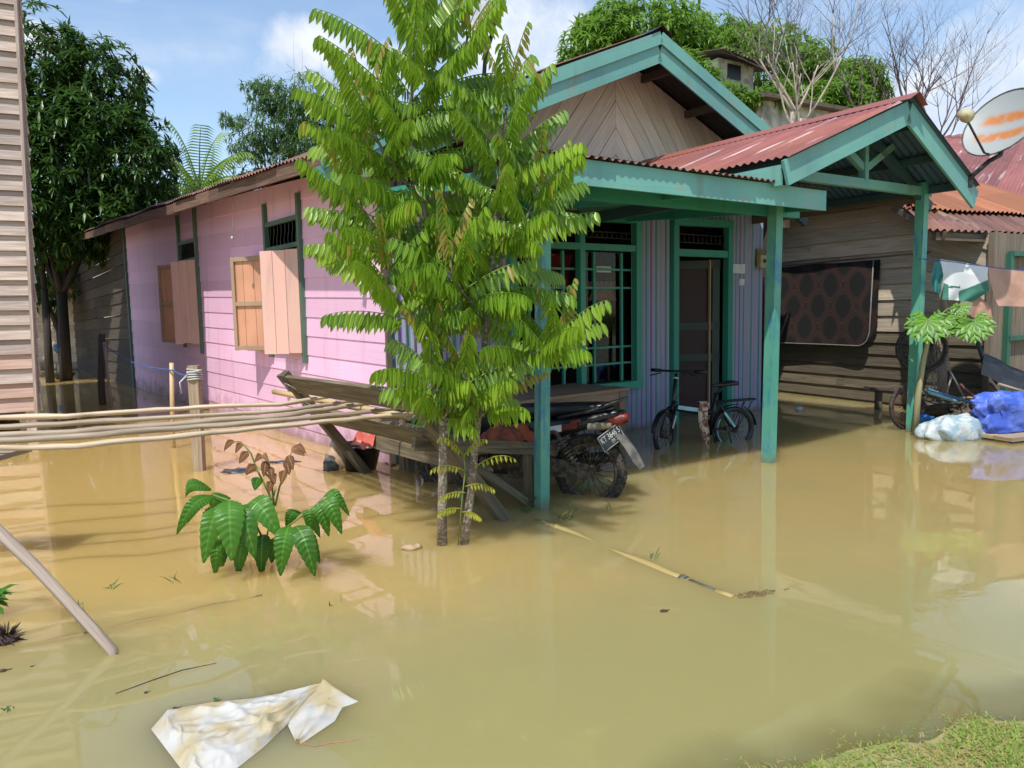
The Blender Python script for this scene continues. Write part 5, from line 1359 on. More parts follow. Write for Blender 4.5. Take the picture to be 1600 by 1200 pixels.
# ------------------------------------------------------------------ table under the window
t0 = W(775, 632, .60); t1 = W(982, 606, .60); ta = (t1-t0).normalized(); tb = V((-ta.y, ta.x, 0)); tb = tb if tb.y > 0 else -tb; TL = (t1-t0).length
t0 = t0-ta*.55; TL += .55
table = thing('table', (t0.x, t0.y, 0), 'brown plank table standing under the front window', 'table')
m = M()
for k in range(4): m.box(t0+ta*TL/2+tb*(.1+.2*k)-UP*.012, ta*(TL/2+random.uniform(-.02, .02)), tb*.097, UP*.014)
m.build('tabletop', m_table, table)
m = M(); m.beam(t0+tb*.05-UP*.075, t0+ta*TL+tb*.05-UP*.075, .03, .09); m.beam(t0+tb*.72-UP*.075, t0+ta*TL+tb*.72-UP*.075, .03, .09); m.build('apron', m_table, table)
for a in (.06, TL-.06):
    for b in (.07, .7):
        m = M(); p = t0+ta*a+tb*b; m.beam(V((p.x, p.y, -.3)), p-UP*.03, .085, .085, tb); m.build('leg', m_table, table)
def at_table(px, py): return W(px, py, .605)
q = at_table(812, 606); bk = thing('bucket', q, 'grey plastic bucket on the table behind leaves', 'bucket')
m = M(); m.lathe(q, UP, [(0, 0), (.085, 0), (.11, .30), (.118, .31), (.105, .30), (.08, .02)], 20); m.build('body', plain('lilac_grey_plastic', (.34, .32, .36), .5), bk)
m = M(); m.ring(q+UP*.29, UP, .115, .006, 20, 5); m.build('rim', m_greyp, bk)
q = at_table(770, 606)+V((0, .2, 0)); m = M(); m.lathe(q, UP, [(0, 0), (.12, .0), (.14, .12), (.15, .13), (.13, .16), (.05, .20), (.015, .21), (.015, .24), (0, .24)], 20); tag(m.build('cooking_pot', m_metal), 'lidded metal cooking pot on the table beside the grey bucket', 'pot')
q = Yd(795, 536, q.y); m = M(); m.lathe(q+V((.0, .0, 0)), V((0, -.5, 1)), [(0, .05), (.03, .05), (.07, .02), (.075, 0)], 16); tag(m.build('white_bowl', m_white), 'upturned white bowl on top of the grey bucket', 'bowl')
bpos = V((W(812, 606, .605).x, W(812, 606, .605).y, .605+.315)); bpy.data.objects['white_bowl'].location = bpos-q

# ------------------------------------------------------------------ motorbike
def place(rear, front):
    rear = V(rear); f = V((front.x-rear.x, front.y-rear.y, 0)).normalized(); l = V((-f.y, f.x, 0))
    return Matrix(((f.x, l.x, 0, rear.x), (f.y, l.y, 0, rear.y), (0, 0, 1, rear.z), (0, 0, 0, 1)))
def wheel(mp, root, cx, R_, rt, tyre_m, rim_m, spokes, steer=None, knob=True, hubw=.05, T=None, nsp=28):
    def put(m): return m.xform(T) if T is not None else m
    C_ = V((cx, 0, R_))
    m = M(); m.ring(C_, V((0, 1, 0)), R_-rt, rt, 40, 10, sq=.95)
    if knob:
        for i in range(44):
            for y in (-.6, .6) if i % 2 else (-.15, .25):
                th = 2*PI*i/44; d = V((math.cos(th), 0, math.sin(th))); tn = V((-math.sin(th), 0, math.cos(th)))
                m.box(C_+d*(R_-rt*.1-abs(y)*rt*.25)+V((0, y*rt, 0)), tn*.012, V((0, rt*.26, 0)), d*.006)
    w = put(m).build('wheel', tyre_m, root)
    m = M(); m.ring(C_, V((0, 1, 0)), R_-rt*1.9, rt*.5, 36, 8, sq=1.4); put(m).build('rim', rim_m, w)
    m = M()
    for i in range(nsp):
        th = 2*PI*i/nsp; d = V((math.cos(th+.25*(1 if i % 2 else -1)), 0, math.sin(th+.25*(1 if i % 2 else -1)))); e = V((math.cos(th), 0, math.sin(th)))
        m.tube([C_+d*.03+V((0, hubw*.5*(1 if i % 2 else -1), 0)), C_+e*(R_-rt*1.9)], .0022 if not spokes else spokes, 4)
    m.lathe(C_-V((0, hubw, 0)), V((0, 1, 0)), [(0, 0), (.035, 0), (.04, .01), (.04, hubw*2-.01), (.035, hubw*2), (0, hubw*2)], 14)
    put(m).build('hub', m_mud, w)
    return w
mr = W(932, 776, 0); mr = V((mr.x-.04, mr.y+.06, -.10))
MT = place(mr, mr+V((-.92, .40, 0)))
moto = thing('motorbike', (mr.x, mr.y, 0), 'muddy black motorbike parked behind the porch post with its rear plate towards us', 'motorbike')
def mput(m, name, mat_, parent=moto, **kw): return m.xform(MT).build(name, mat_, parent, **kw)
wheel(M(), moto, 0, .285, .040, m_rubber, m_mud, .003, T=MT)
wheel(M(), moto, 1.22, .285, .042, m_rubber, m_mud, .003, T=MT)
m = M()   # swing arm and chain case, both sides
for y in (.11, -.11): m.beam((-.05, y, .285), (.50, y, .34), .03, .055)
m.beam((-.02, .135, .315), (.46, .13, .365), .02, .10); m.beam((-.06, .14, .27), (.46, .14, .27), .02, .03)
m.box((-.0, .15, .285), (.05, 0, 0), (0, .015, 0), (0, 0, .035)); mput(m, 'swing_arm', m_mud)
for y in (.15, -.15):
    m = M(); p0 = V((.03, y, .30)); p1 = V((.22, y, .60)); m.tube([p0, p1], .017, 8)
    pts = []
    for i in range(90):
        f = i/89; th = f*8*2*PI; c = p0.lerp(p1, .25+.6*f); pts.append(c+V((.035*math.cos(th)*.85, .035*math.sin(th), .035*math.cos(th)*-.5)))
    m.tube(pts, .007, 5); mput(m, 'shock_absorber', m_mud)
def loft(m, secs, n=14, mi=0):
    """secs: (x, z centre, half width, half height, squareness)"""
    b = len(m.v)
    for (x, z, w, h) in secs:
        for j in range(n):
            th = 2*PI*j/n; c, s_ = math.cos(th), math.sin(th); q = .75
            m.v.append(V((x, w*math.copysign(abs(c)**q, c), z+h*math.copysign(abs(s_)**q, s_))))
    for i in range(len(secs)-1):
        for j in range(n): j2 = (j+1) % n; m.fidx((b+i*n+j, b+i*n+j2, b+(i+1)*n+j2, b+(i+1)*n+j), [(i*.1, j/n), (i*.1, (j+1)/n), ((i+1)*.1, (j+1)/n), ((i+1)*.1, j/n)], .5, mi, True)
    m.fidx([b+j for j in range(n)], None, .5, mi, False); m.fidx([b+(len(secs)-1)*n+j for j in range(n)][::-1], None, .5, mi, False)
m = M(); loft(m, [(-.20, .795, .05, .012), (-.12, .785, .085, .03), (.05, .765, .115, .045), (.25, .745, .125, .05), (.42, .735, .12, .055), (.55, .73, .095, .05), (.62, .725, .05, .03)]); mput(m, 'seat', m_black)
m = M(); loft(m, [(-.27, .745, .035, .012), (-.2, .725, .06, .04), (-.05, .68, .10, .055), (.15, .63, .13, .07), (.35, .58, .135, .10), (.5, .55, .11, .12), (.58, .53, .07, .12)]); tail = mput(m, 'tail_body', m_black)
m = M()  # grab rail
m.tube([(.2, .15, .70), (-.05, .15, .76), (-.23, .11, .83), (-.29, .0, .85), (-.23, -.11, .83), (-.05, -.15, .76), (.2, -.15, .70)], .013, 8); mput(m, 'grab_rail', m_black)
for sgn in (-1, 1):
    m = M(); y = .147*sgn
    for (a, b, za, zb, h, mi) in ((.05, .17, .655, .628, .022, 1), (.17, .34, .628, .590, .026, 0), (.02, .10, .69, .672, .01, 1), (.22, .30, .60, .585, .012, 1)):
        y += .0035*sgn if mi else 0
        m.hexa([V((a, y, za-h)), V((b, y, zb-h)), V((b, y+.003*sgn, zb-h)), V((a, y+.003*sgn, za-h)), V((a, y, za+h)), V((b, y, zb+h)), V((b, y+.003*sgn, zb+h)), V((a, y+.003*sgn, za+h))], mi=mi)
    mput(m, 'side_decal', [m_white, m_red], tail)
m = M(); loft(m, [(-.30, .70, .03, .03), (-.26, .695, .06, .045), (-.17, .68, .075, .05), (-.10, .665, .06, .03)]); mput(m, 'tail_light', m_red)
for y in (.11, -.11):
    m = M(); loft(m, [(-.20, .655, .02, .02), (-.14, .65, .03, .03), (-.02, .64, .02, .025)]); m.v = [v+V((0, y, 0)) for v in m.v]; mput(m, 'indicator', plain('amber_lens', (.22, .18, .13), .4))
# rear mudguard: inner arch and long grey tongue
m = M(); m.grid(lambda u, v: V((.31*math.cos(rad(35+105*u)), (v-.5)*.13, .285+.335*math.sin(rad(35+105*u))+.02*(1-(2*v-1)**2))), 16, 6); mput(m, 'mudguard', m_dkmetal)
m = M()
def tong(u, v):
    p = V((-.17-.22*u, 0, .62-.29*u+.03*math.sin(u*PI))); w = .075+.015*u if u < .9 else .06; return p+V((0, (v-.5)*2*w*(1 if u < .95 else .7), 0))+V((-.03, 0, .02))*(1-(2*v-1)**2)
m.grid(tong, 12, 8); mput(m, 'mud_flap', m_greyp)
m = M()  # engine and frame
m.box((.60, 0, .34), (.15, 0, 0), (0, .12, 0), (0, 0, .09)); m.lathe(V((.55, .12, .33)), V((0, 1, 0)), [(0, 0), (.10, 0), (.11, .02), (.09, .05), (0, .055)], 18); m.lathe(V((.70, .10, .34)), V((0, 1, 0)), [(0, 0), (.08, 0), (.085, .03), (.06, .05), (0, .055)], 16)
for k in range(6): m.box((.82+k*.018, 0, .40+k*.006), (.005, 0, 0), (0, .075, 0), (0, 0, .07))
m.beam((.45, .14, .24), (.78, .15, .235), .05, .03); m.beam((.50, -.14, .24), (.5, .14, .24), .03, .03)
mput(m, 'engine', m_mud)
m = M(); m.tube([(.5, -.15, .3), (.2, -.17, .32), (-.2, -.17, .38)], [.02, .045, .05], 10); mput(m, 'muffler', m_dkmetal)
m = M(); m.tube([(.45, 0, .62), (.65, 0, .50), (.92, 0, .62), (1.0, 0, .80)], .035, 8); m.tube([(1.22, .085, .285), (1.02, .085, .82)], .02, 8); m.tube([(1.22, -.085, .285), (1.02, -.085, .82)], .02, 8); m.tube([(.30, .16, .15), (.42, .14, .27)], .012, 6); mput(m, 'frame_and_fork', m_dkmetal)
m = M(); loft(m, [(.62, .60, .08, .10), (.80, .62, .11, .17), (.95, .72, .14, .2), (1.05, .85, .12, .12), (1.10, .93, .08, .06)]); mput(m, 'front_fairing', m_black)
m = M(); m.tube([(.93, .34, .98), (.97, .2, 1.0), (1.0, 0, .95), (.97, -.2, 1.0), (.93, -.34, .98)], .014, 8)
mput(m, 'handlebar', m_dkmetal)
m = M(); m.grid(lambda u, v: V((1.22+.325*math.cos(rad(30+130*u)), (v-.5)*.11, .285+.325*math.sin(rad(30+130*u)))), 14, 4); mput(m, 'front_mudguard', m_black)
# number plate, hung askew
pn = V((.50, -.82, .25)).normalized(); pc = Yd(955, 684, 0) if False else None
tipw = MT @ V((-.32, .0, .46)); pyd = tipw.y-.05
pq = [PL(x, y, V((Yd(955, 684, pyd))), pn) for (x, y) in ((945, 705.6), (977.5, 681), (962.5, 663), (932.5, 685.6))]
ex = ((pq[1]-pq[0])+(pq[2]-pq[3])).normalized(); pnn = ex.cross(pq[3]-pq[0]).normalized(); ey = pnn.cross(ex)
pcn = sum(pq, V((0, 0, 0)))/4; pwid = ((pq[1]-pq[0]).length+(pq[2]-pq[3]).length)/2; phei = ((pq[3]-pq[0]).length+(pq[2]-pq[1]).length)/2
m = M(); m.box(pcn, ex*pwid/2, ey*phei/2, pnn*.003); plate = m.build('number_plate', plain('black_plate_paint', (.02, .024, .026), .4), moto)
m = M()
for (a, b) in ((-1, 0), (1, 0)): m.box(pcn+ex*(a*pwid/2)+pnn*.004, ex*.0025, ey*phei/2, pnn*.002)
for b in (-1, 1): m.box(pcn+ey*(b*phei/2)+pnn*.0045, ex*pwid/2, ey*.0025, pnn*.002)
m_dusty = plain('dusty_white_paint', (.40, .39, .36), .7, .2)
m.build('plate_border', m_dusty, plate)
def text_mesh(s, size, origin, ex, ey, nn, mat_, parent, name='lettering', bold=.0, depth=.001):
    cu = bpy.data.curves.new('t', 'FONT'); cu.body = s; cu.size = 1; cu.align_x = 'CENTER'; cu.align_y = 'CENTER'; cu.extrude = .02; cu.offset = bold
    ob = bpy.data.objects.new('t', cu); col.objects.link(ob); dg = bpy.context.evaluated_depsgraph_get(); me = bpy.data.meshes.new_from_object(ob.evaluated_get(dg))
    xs_ = [v.co.x for v in me.vertices]; wdt = max(xs_)-min(xs_); k = size/wdt
    m = M(); m.v = [origin+ex*(v.co.x*k)+ey*(v.co.y*k*1.35)+nn*(v.co.z*k*.5+depth) for v in me.vertices]
    for p in me.polygons: m.fidx(list(p.vertices), None, .5, 0, False)
    bpy.data.objects.remove(ob); bpy.data.curves.remove(cu); bpy.data.meshes.remove(me)
    return m.build(name, mat_, parent)
text_mesh('KT 3646 S', pwid*.88, pcn+ey*phei*.14, ex, ey, pnn, m_dusty, plate, bold=.012, depth=.004)
text_mesh('09\u00b728', pwid*.32, pcn-ey*phei*.27+ex*pwid*.12, ex, ey, pnn, m_dusty, plate, depth=.004)

# ------------------------------------------------------------------ folding bicycle
br_ = W(1146, 688, 0); bf_ = W(1052, 694, 0); br_ = V((br_.x, br_.y, -.11))
BT = place(br_, V((bf_.x, bf_.y, 0)))
bike = thing('folding_bicycle', (br_.x, br_.y, 0), 'small black folding bicycle with pale cyan flashes standing in water by the door', 'bicycle')
WB = .86; WR = .235
def bput(m, name, mat_, parent=bike): return m.xform(BT).build(name, mat_, parent)
wheel(M(), bike, 0, WR, .024, m_black, m_dkmetal, 0, knob=False, T=BT, nsp=20)
hx = WB-.17
ST = BT @ Matrix.Translation(V((hx, 0, 0))) @ Matrix.Rotation(rad(38), 4, 'Z') @ Matrix.Translation(V((-hx, 0, 0)))
def sput(m, name, mat_, parent=bike): return m.xform(ST).build(name, mat_, parent)
wheel(M(), bike, WB, WR, .024, m_black, m_dkmetal, 0, knob=False, T=ST, nsp=20)
m = M(); m.tube([(hx, 0, .50), (.50, 0, .455), (.24, 0, .42)], [.034, .036, .034], 10); m.tube([(.20, 0, .62), (.27, 0, .24)], .024, 10)
for y in (.055, -.055): m.tube([(.0, y, WR), (.27, y*.5, .25)], .011, 6); m.tube([(.0, y, WR), (.21, y*.5, .55)], .011, 6)
m.tube([(hx+.015, 0, .40), (hx-.02, 0, .56)], .03, 10); bput(m, 'frame', m_black)
m = M(); m.beam((hx-.04, .036, .497), (.42, .037, .457), .004, .04); bput(m, 'frame_flash', m_cyan)
m = M(); m.beam((.02, .065, WR+.03), (.13, .045, .42), .006, .022); bput(m, 'stay_flash', m_cyan)
m = M(); m.tube([(hx+.02, 0, .38), (hx-.02, 0, .58), (hx-.075, 0, .84)], [.02, .024, .018], 10)
for y in (.055, -.055): m.tube([(WB, y, WR), (hx+.05, y, .47), (hx+.01, y*.5, .50)], .013, 7)
sput(m, 'fork_and_stem', m_black)
m = M(); m.ring(V((hx-.062, 0, .79)), V((-.3, 0, 1)), .022, .008, 12, 6); m.beam((WB-.03, .07, .30), (hx+.07, .07, .42), .006, .018); sput(m, 'stem_clamp', m_white)
m = M(); hz = .86; m.tube([(hx-.12, .30, hz), (hx-.08, .1, hz), (hx-.08, -.1, hz), (hx-.12, -.30, hz)], .012, 8); hb_ = sput(m, 'handlebar', m_black)
for s_ in (-1, 1):
    m = M(); m.tube([(hx-.10, s_*.19, hz), (hx-.122, s_*.31, hz)], .019, 8); m.tube([(hx-.05, s_*.16, hz-.02), (hx-.03, s_*.28, hz-.05)], .007, 5); sput(m, 'grip', m_black, hb_)
m = M(); m.tube([(hx-.06, .1, hz), (hx+.10, .16, hz-.12), (hx+.10, .06, .55), (hx+.05, .04, .45)], .004, 5); sput(m, 'brake_cable', m_black)
m = M(); m.tube([(.20, 0, .60), (.12, 0, .70)], .014, 8); bput(m, 'seat_post', m_dkmetal)
m = M(); loft(m, [(-.03, .715, .055, .02), (.01, .72, .085, .028), (.08, .715, .085, .026), (.16, .705, .045, .022), (.25, .70, .022, .016)]); bput(m, 'saddle', m_black)
m = M(); zr = WR*2+.06
for y in (-.06, 0, .06): m.tube([(.16, y, zr), (-.22, y, zr+.01)], .006, 5)
m.tube([(-.22, -.06, zr+.01), (-.25, 0, zr+.01), (-.22, .06, zr+.01)], .006, 5)
for y in (-.06, .06): m.tube([(0, y, WR), (-.08, y, zr)], .005, 5); m.tube([(0, y, WR), (-.18, y, zr)], .005, 5); m.tube([(.16, y, zr), (.21, y*.3, .5)], .006, 5)
bput(m, 'rear_rack', m_black)
for (T_, cx, nm) in ((BT, 0, 0), (ST, WB, 1)):
    m = M(); m.grid(lambda u, v: V((cx+(WR+.02)*math.cos(rad(10+(165 if nm == 0 else 120)*u)), (v-.5)*.055, WR+(WR+.02)*math.sin(rad(10+(165 if nm == 0 else 120)*u))+.006*(1-(2*v-1)**2))), 18, 4); m.xform(T_).build('mudguard', m_black, bike)
m = M(); m.ring(V((0, .02, WR)), V((0, 1, 0)), WR-.04, .006, 30, 5, a0=.2, a1=1.9); bput(m, 'rim_flash', m_cyan)
m = M(); m.lathe(V((.27, -.05, .25)), V((0, 1, 0)), [(0, 0), (.085, 0), (.085, .01), (0, .012)], 22); m.tube([(.27, .05, .25), (.25, .07, .10)], .01, 6); m.tube([(.27, -.06, .25), (.29, -.07, .4)], .01, 6); m.box((.25, .11, .09), (.045, 0, 0), (0, .035, 0), (0, 0, .012)); m.box((.29, -.11, .41), (.045, 0, 0), (0, .035, 0), (0, 0, .012)); bput(m, 'crank', m_black)
m = M(); m.tube([(.1, .07, .22), (.06, .12, .02)], .009, 6); m.box((.10, .06, .25), (.03, 0, 0), (0, .02, 0), (0, 0, .02)); bput(m, 'side_stand', m_dkmetal)
# spotted cloth hung over the frame
m = M()
def cl(u, v):
    x = .36+.11*(u-.5)*(1-.35*v)+.02*math.sin(v*5); return BT @ V((x, .05+.012*math.sin(u*9+v*3), .53-.42*v+.0*u))
m.grid(cl, 10, 14); m.grid(lambda u, v: BT @ V((.36+.10*(u-.5), .05-.1*v, .53+.012*math.sin(v*PI))), 8, 6)
tag(m.build('spotted_cloth', m_leop), 'cream and brown spotted cloth hanging over the bicycle frame', 'cloth')

# ------------------------------------------------------------------ clothes line
lineY = P3.y
l0 = Yd(1436, 404, lineY-.06); l1 = Yd(1640, 428, lineY+.35)
m = M(); m.tube([l0, Yd(1470, 407, lineY), Yd(1545, 417, lineY+.15), l1, l1+(l1-l0)*.6], .006, 5)
tag(m.build('clothes_line', m_rope), 'thin line tied to the canopy post and carrying the washing', 'line')
def garment(name, poly, mat_list, lbl, split=None, y=lineY, seed=1.0, cat='shirt'):
    """poly: left and right edges as pixel polylines from top to bottom; cloth hangs on the line with folds"""
    Lp, Rp = poly; m = M(); n = 64; k = 44
    def P(f, pts):
        t = f*(len(pts)-1); i = min(int(t), len(pts)-2); g = t-i; return (pts[i][0]+(pts[i+1][0]-pts[i][0])*g, pts[i][1]+(pts[i+1][1]-pts[i][1])*g)
    b = len(m.v); pxs = []
    for layer in (0, 1):
        b = len(m.v); uvg = []
        for j in range(k+1):
            v = j/k; a = P(v, Lp); c = P(v, Rp)
            for i in range(n+1):
                u = i/n; x = a[0]+(c[0]-a[0])*u; yy = a[1]+(c[1]-a[1])*u; dd = y+.15*(x-1470)/75
                dd += .025*math.sin(u*11+seed+v*2)*v - (.03 if layer == 0 else -.03)*min(1, v*3)
                m.v.append(Yd(x, yy, dd)); uvg.append((x, yy))
        for j in range(k):
            for i in range(n):
                q = b+j*(n+1)+i; c = uvg[j*(n+1)+i]; mi = split(c[0], c[1]) if split else 0
                m.fidx((q, q+1, q+n+2, q+n+1), None, .5, mi, True)
    return tag(m.build(name, mat_list), lbl, cat)
def greenpart(x, y):
    return 1 if (y > 433+(1532-x)*.40+8 and x > 1498) or (y > 440+(x-1472)*.5 and x < 1482) or (446 < y < 449.5 and x < 1500) else 0
garment('shirt', [[(1469, 405), (1472, 425), (1475, 447), (1472, 468)], [(1544, 416), (1543, 430), (1546, 455), (1520, 471)]], [m_shirt, m_shirtg], 'white shirt with green side panels on the clothes line', greenpart)
garment('trousers', [[(1544, 417), (1547, 440), (1556, 470), (1560, 478)], [(1640, 428), (1640, 450), (1632, 470), (1630, 480)]], m_browncl, 'dusty pink garment spread over the line at the right edge', seed=2.3, cat='garment')
garment('sleeve', [[(1521, 460), (1519, 480), (1517, 495)], [(1532, 464), (1548, 480), (1551, 504)]], m_browncl, 'lower pink brown sleeve hanging under the white shirt', seed=4, y=lineY+.06, cat='garment')
garment('teal_cloth', [[(1460, 410), (1454, 435), (1456, 452)], [(1470, 408), (1474, 430), (1470, 462)]], m_tealc, 'small teal rag knotted at the start of the clothes line', seed=5, cat='cloth')

# ------------------------------------------------------------------ papaya, stump, junk by the right house
pb2 = W(1428, 677); t = thing('papaya_plant', V((pb2.x, pb2.y, 0)), 'young papaya with two big lobed leaves beside the canopy post', 'plant')
py_ = pb2.y-.12
m = M(); m.tube([Yd(1429, 690, py_), Yd(1434, 620, py_), Yd(1443, 560, py_), Yd(1452, 520, py_), Yd(1462, 495, py_)], [.035, .032, .028, .022, .018], 9, wob=.1); m.build('stem', wood('papaya_bark', (.2, .19, .09), (.38, .34, .2), (.1, .1, .05), .8, .2), t)
m = M(); ml = M(); rg = random.Random(5)
def lobed(cx, cy, R_, y, tilt):
    c = Yd(cx, cy, y); view = (CAM-c).normalized(); nr = (view*.75+UP*.55).normalized(); e = UP.cross(nr).normalized(); g = nr.cross(e)
    for k in range(9):
        th = rad(-90+tilt+(k-4)*36); d = e*math.cos(th)+g*math.sin(th); L = R_*(1.0-.05*abs(k-4))
        tipd = (d+V((0, 0, -.25))).normalized()
        ml.leaf(c, tipd, d.cross(nr), L, L*.36, .35, .1, rg.random(), prof=((0, .2), (.35, .8), (.55, .7), (.62, 1.0), (.75, .6), (.82, .7), (1, .05)))
        for s_ in (-1, 1):
            for f in (.45, .68):
                q = c+tipd*L*f-UP*(.05*L*f); ml.leaf(q, (d*.75+d.cross(nr)*s_*.7), d, L*.36, L*.15, .4, .1, rg.random(), prof=((0, .5), (.4, 1), (1, .05)))
    return c
tipst = Yd(1462, 495, py_)
for (cx, cy, R_, y, ti) in ((1450, 500, .27, py_-.15, 0), (1521, 502, .25, py_-.1, 8), (1478, 500, .20, py_+.1, 20), (1500, 478, .13, py_+.2, 0)):
    c = lobed(cx, cy, R_, y, ti); m.tube([tipst+V((0, 0, -.02)), tipst.lerp(c, .5)+V((0, 0, .03)), c], .006, 5)
m.build('petiole', m_green, t); ml.build('leaves', m_papaya, t)
q = W(1470, 655); m = M(); yq = q.y; m.tube([V((q.x, q.y, -.2)), Yd(1473, 560, yq), Yd(1478, 500, yq), Yd(1470, 440, yq)], [.05, .05, .045, .03], 9, wob=.1)
tag(m.build('dead_trunk', m_postw), 'thin dead trunk wrapped in old netting behind the papaya', 'trunk')
m = M(); rg = random.Random(6)
for k in range(34):
    x = 1462+rg.uniform(-16, 22); y0 = rg.uniform(500, 560); y1 = rg.uniform(600, 655); P = [Yd(x, y0, yq-.07), Yd(x+rg.uniform(-10, 10), (y0+y1)/2, yq-.12), Yd(x+rg.uniform(-18, 18), y1, yq-.1)]; m.tube(P, .0028, 4)
tag(m.build('old_net', m_stick), 'tangle of old brown netting hanging on the dead trunk', 'net')
def bikewheel(cx, cy, y, R_, nrm, lbl, rim):
    c = Yd(cx, cy, y); w = thing('bicycle_wheel', c, lbl, 'wheel'); nrm = V(nrm).normalized()
    m = M(); m.ring(c, nrm, R_, .022, 40, 8); m.build('tyre', m_rubber, w); m = M(); m.ring(c, nrm, R_-.03, .011, 36, 6); m.build('rim', rim, w)
    m = M(); e = nrm.orthogonal().normalized(); g = nrm.cross(e)
    for i in range(24): th = 2*PI*i/24; m.tube([c+nrm*.02*(1 if i % 2 else -1), c+(e*math.cos(th)+g*math.sin(th))*(R_-.03)], .0025, 4)
    m.lathe(c-nrm*.04, nrm, [(0, 0), (.025, 0), (.025, .08), (0, .08)], 10); m.build('spokes', rim, w); return w
bikewheel(1418, 637, P3.y+.25, .24, (.35, -1, .1), 'rusty bicycle wheel with dark tyre half hidden by the canopy post', m_rimred)
bikewheel(1440, 545, P3.y+.7, .26, (-.3, -1, .1), 'dark bicycle wheel hanging on the plank wall behind the papaya', m_dkmetal)
# frame tubes and sticks of the junk heap
rg = random.Random(12)
jy = P3.y+.25
heap = (((1440, 610), (1495, 628), .02, m_cyan, 'pale blue bicycle tube sticking out of the junk heap'), ((1450, 608), (1528, 632), .014, plain('worn_blue_paint', (.06, .16, .32), .5), 'worn blue bar across the junk heap'),
        ((1484, 580), (1506, 622), .012, m_metal, 'grey metal fork leaning in the junk heap'), ((1478, 618), (1488, 585), .010, m_stick, 'bent pale stick in the junk heap'), ((1500, 600), (1530, 625), .016, m_rimred, 'dark red bar in the junk heap'),
        ((1430, 640), (1500, 634), .03, m_rubber, 'muddy roll under the blue bars'), ((1560, 600), (1640, 622), .016, m_stick, 'brown branch above the blue tarp'), ((1500, 622), (1600, 614), .012, m_stick, 'long thin branch lying behind the blue tarp'))
for (a, b, r, mm, lbl) in heap:
    y0 = jy+rg.uniform(-.1, .2); m = M(); A_ = Yd(a[0], a[1], y0); B_ = Yd(b[0], b[1], y0+rg.uniform(-.1, .1)); m.tube([A_, A_.lerp(B_, .5)+V((0, 0, rg.uniform(-.02, .02))), B_], r, 8)
    tag(m.build('scrap_bar', mm), lbl, 'scrap bar')
m = M()
for k in range(60):
    x = rg.uniform(1440, 1620); yy = rg.uniform(618, 650); A_ = Yd(x, yy, jy+rg.uniform(.1, .5)); d = V((rg.uniform(-1, 1), rg.uniform(-.5, .5), rg.uniform(-.4, .6))).normalized(); m.tube([A_, A_+d*rg.uniform(.1, .4)], rg.uniform(.004, .014), 5)
for k in range(14): m.blob(Yd(rg.uniform(1450, 1620), rg.uniform(635, 665), jy+rg.uniform(.15, .5)), rg.uniform(.06, .16), .1, rg.uniform(.05, .1), .4, 3, 10, 7, seed=k)
o = m.build('rubbish_heap', m_dkwood, kind='stuff', label='dark heap of twigs and scrap between the post and the right house')
# pale sack, blue tarp bundle, black sheet, platform
sx0 = W(1497, 688); m = M()
def sk(u, v):
    th = u*2*PI; ph = (v-.5)*PI; c = V((math.cos(th)*math.cos(ph), math.sin(th)*math.cos(ph), math.sin(ph)))
    k = 1+.10*math.sin(th*9+ph*4)*math.cos(ph)+.2*noise.noise(c*2.2)
    return V((sx0.x, sx0.y+.12, .07))+V((c.x*.33*k, c.y*.17*k, max(-.12, c.z*(.17+.04*c.x)*k)))
m.grid(sk, 60, 18); tag(m.build('pale_sack', m_bluew), 'crumpled pale blue white sack lying at the waterline in front of the junk', 'sack')
m = M(); m.blob(W(1452, 672)+V((0, .15, .09)), .12, .1, .06, .4, 4); tag(m.build('blue_plastic', plain('bright_blue_plastic', (.03, .2, .5), .4)), 'scrap of bright blue plastic at the left end of the pale sack', 'plastic')
tq = W(1556, 688); td = V((.93, .36, 0)).normalized(); tn_ = V((-td.y, td.x, 0))
m = M(); base = V((tq.x, tq.y+.02, .06))
def tarpf(u, v):
    th = u*2*PI; ph = (v-.5)*PI
    def se(c, k): return math.copysign(abs(c)**k, c)
    x = se(math.cos(th), .55)*se(math.cos(ph), .5); y = se(math.sin(th), .8)*se(math.cos(ph), .5); z = se(math.sin(ph), .6)
    q = V((x*1.5, y*1.2, z)); k = 1+.15*noise.noise(q*1.7)+.09*max(0, ridge(x*3+z*2, z*3+y*2, 4))**2+.05*max(0, ridge(x*7-z*5, z*6+y*5, 9))**2
    return base+td*(.62+x*.66*k)+tn_*(.12+y*.17*k)+UP*max(.0, .17+z*(.20-.05*x)*k)
def ridge(x, y, sd): return 1-abs(noise.noise(V((x, y, sd))))*2.2
m.grid(tarpf, 90, 40)
tag(m.build('blue_tarp', m_blue), 'bright blue tarpaulin bundle on a board at the right edge', 'tarp')
pf = thing('landing_board', (base.x, base.y, 0), 'low muddy plank landing at the water edge under the blue tarp', 'platform')
m = M()
for k in range(4): m.beam(base-td*.08+tn_*(-.14+.2*k)-UP*.02, base+td*2+tn_*(-.14+.2*k)-UP*.02, .19, .035)
m.build('deck', m_postw, pf)
m = M(); m.beam(base-td*.05+tn_*-.2-UP*.085, base+td*2+tn_*-.2-UP*.085, .03, .09); m.build('edge_board', m_dkwood, pf)
m = M(); a, b, c, d4 = Yd(1533, 585, jy+.1), Yd(1640, 640, jy+.3), Yd(1640, 600, jy+.55), Yd(1540, 552, jy+.45)
m.grid(lambda u, v: a.lerp(b, u).lerp(d4.lerp(c, u), v)+UP*(.07*math.sin(v*PI)+.03*noise.noise(V((u*4, v*4, 0)))), 20, 10); m.tube([Yd(1525, 528, jy+.4), Yd(1540, 575, jy+.3), Yd(1560, 600, jy+.25)], .025, 7)
tag(m.build('black_sheet', m_blacktarp), 'black plastic sheet slung over the junk below the green door', 'sheet')
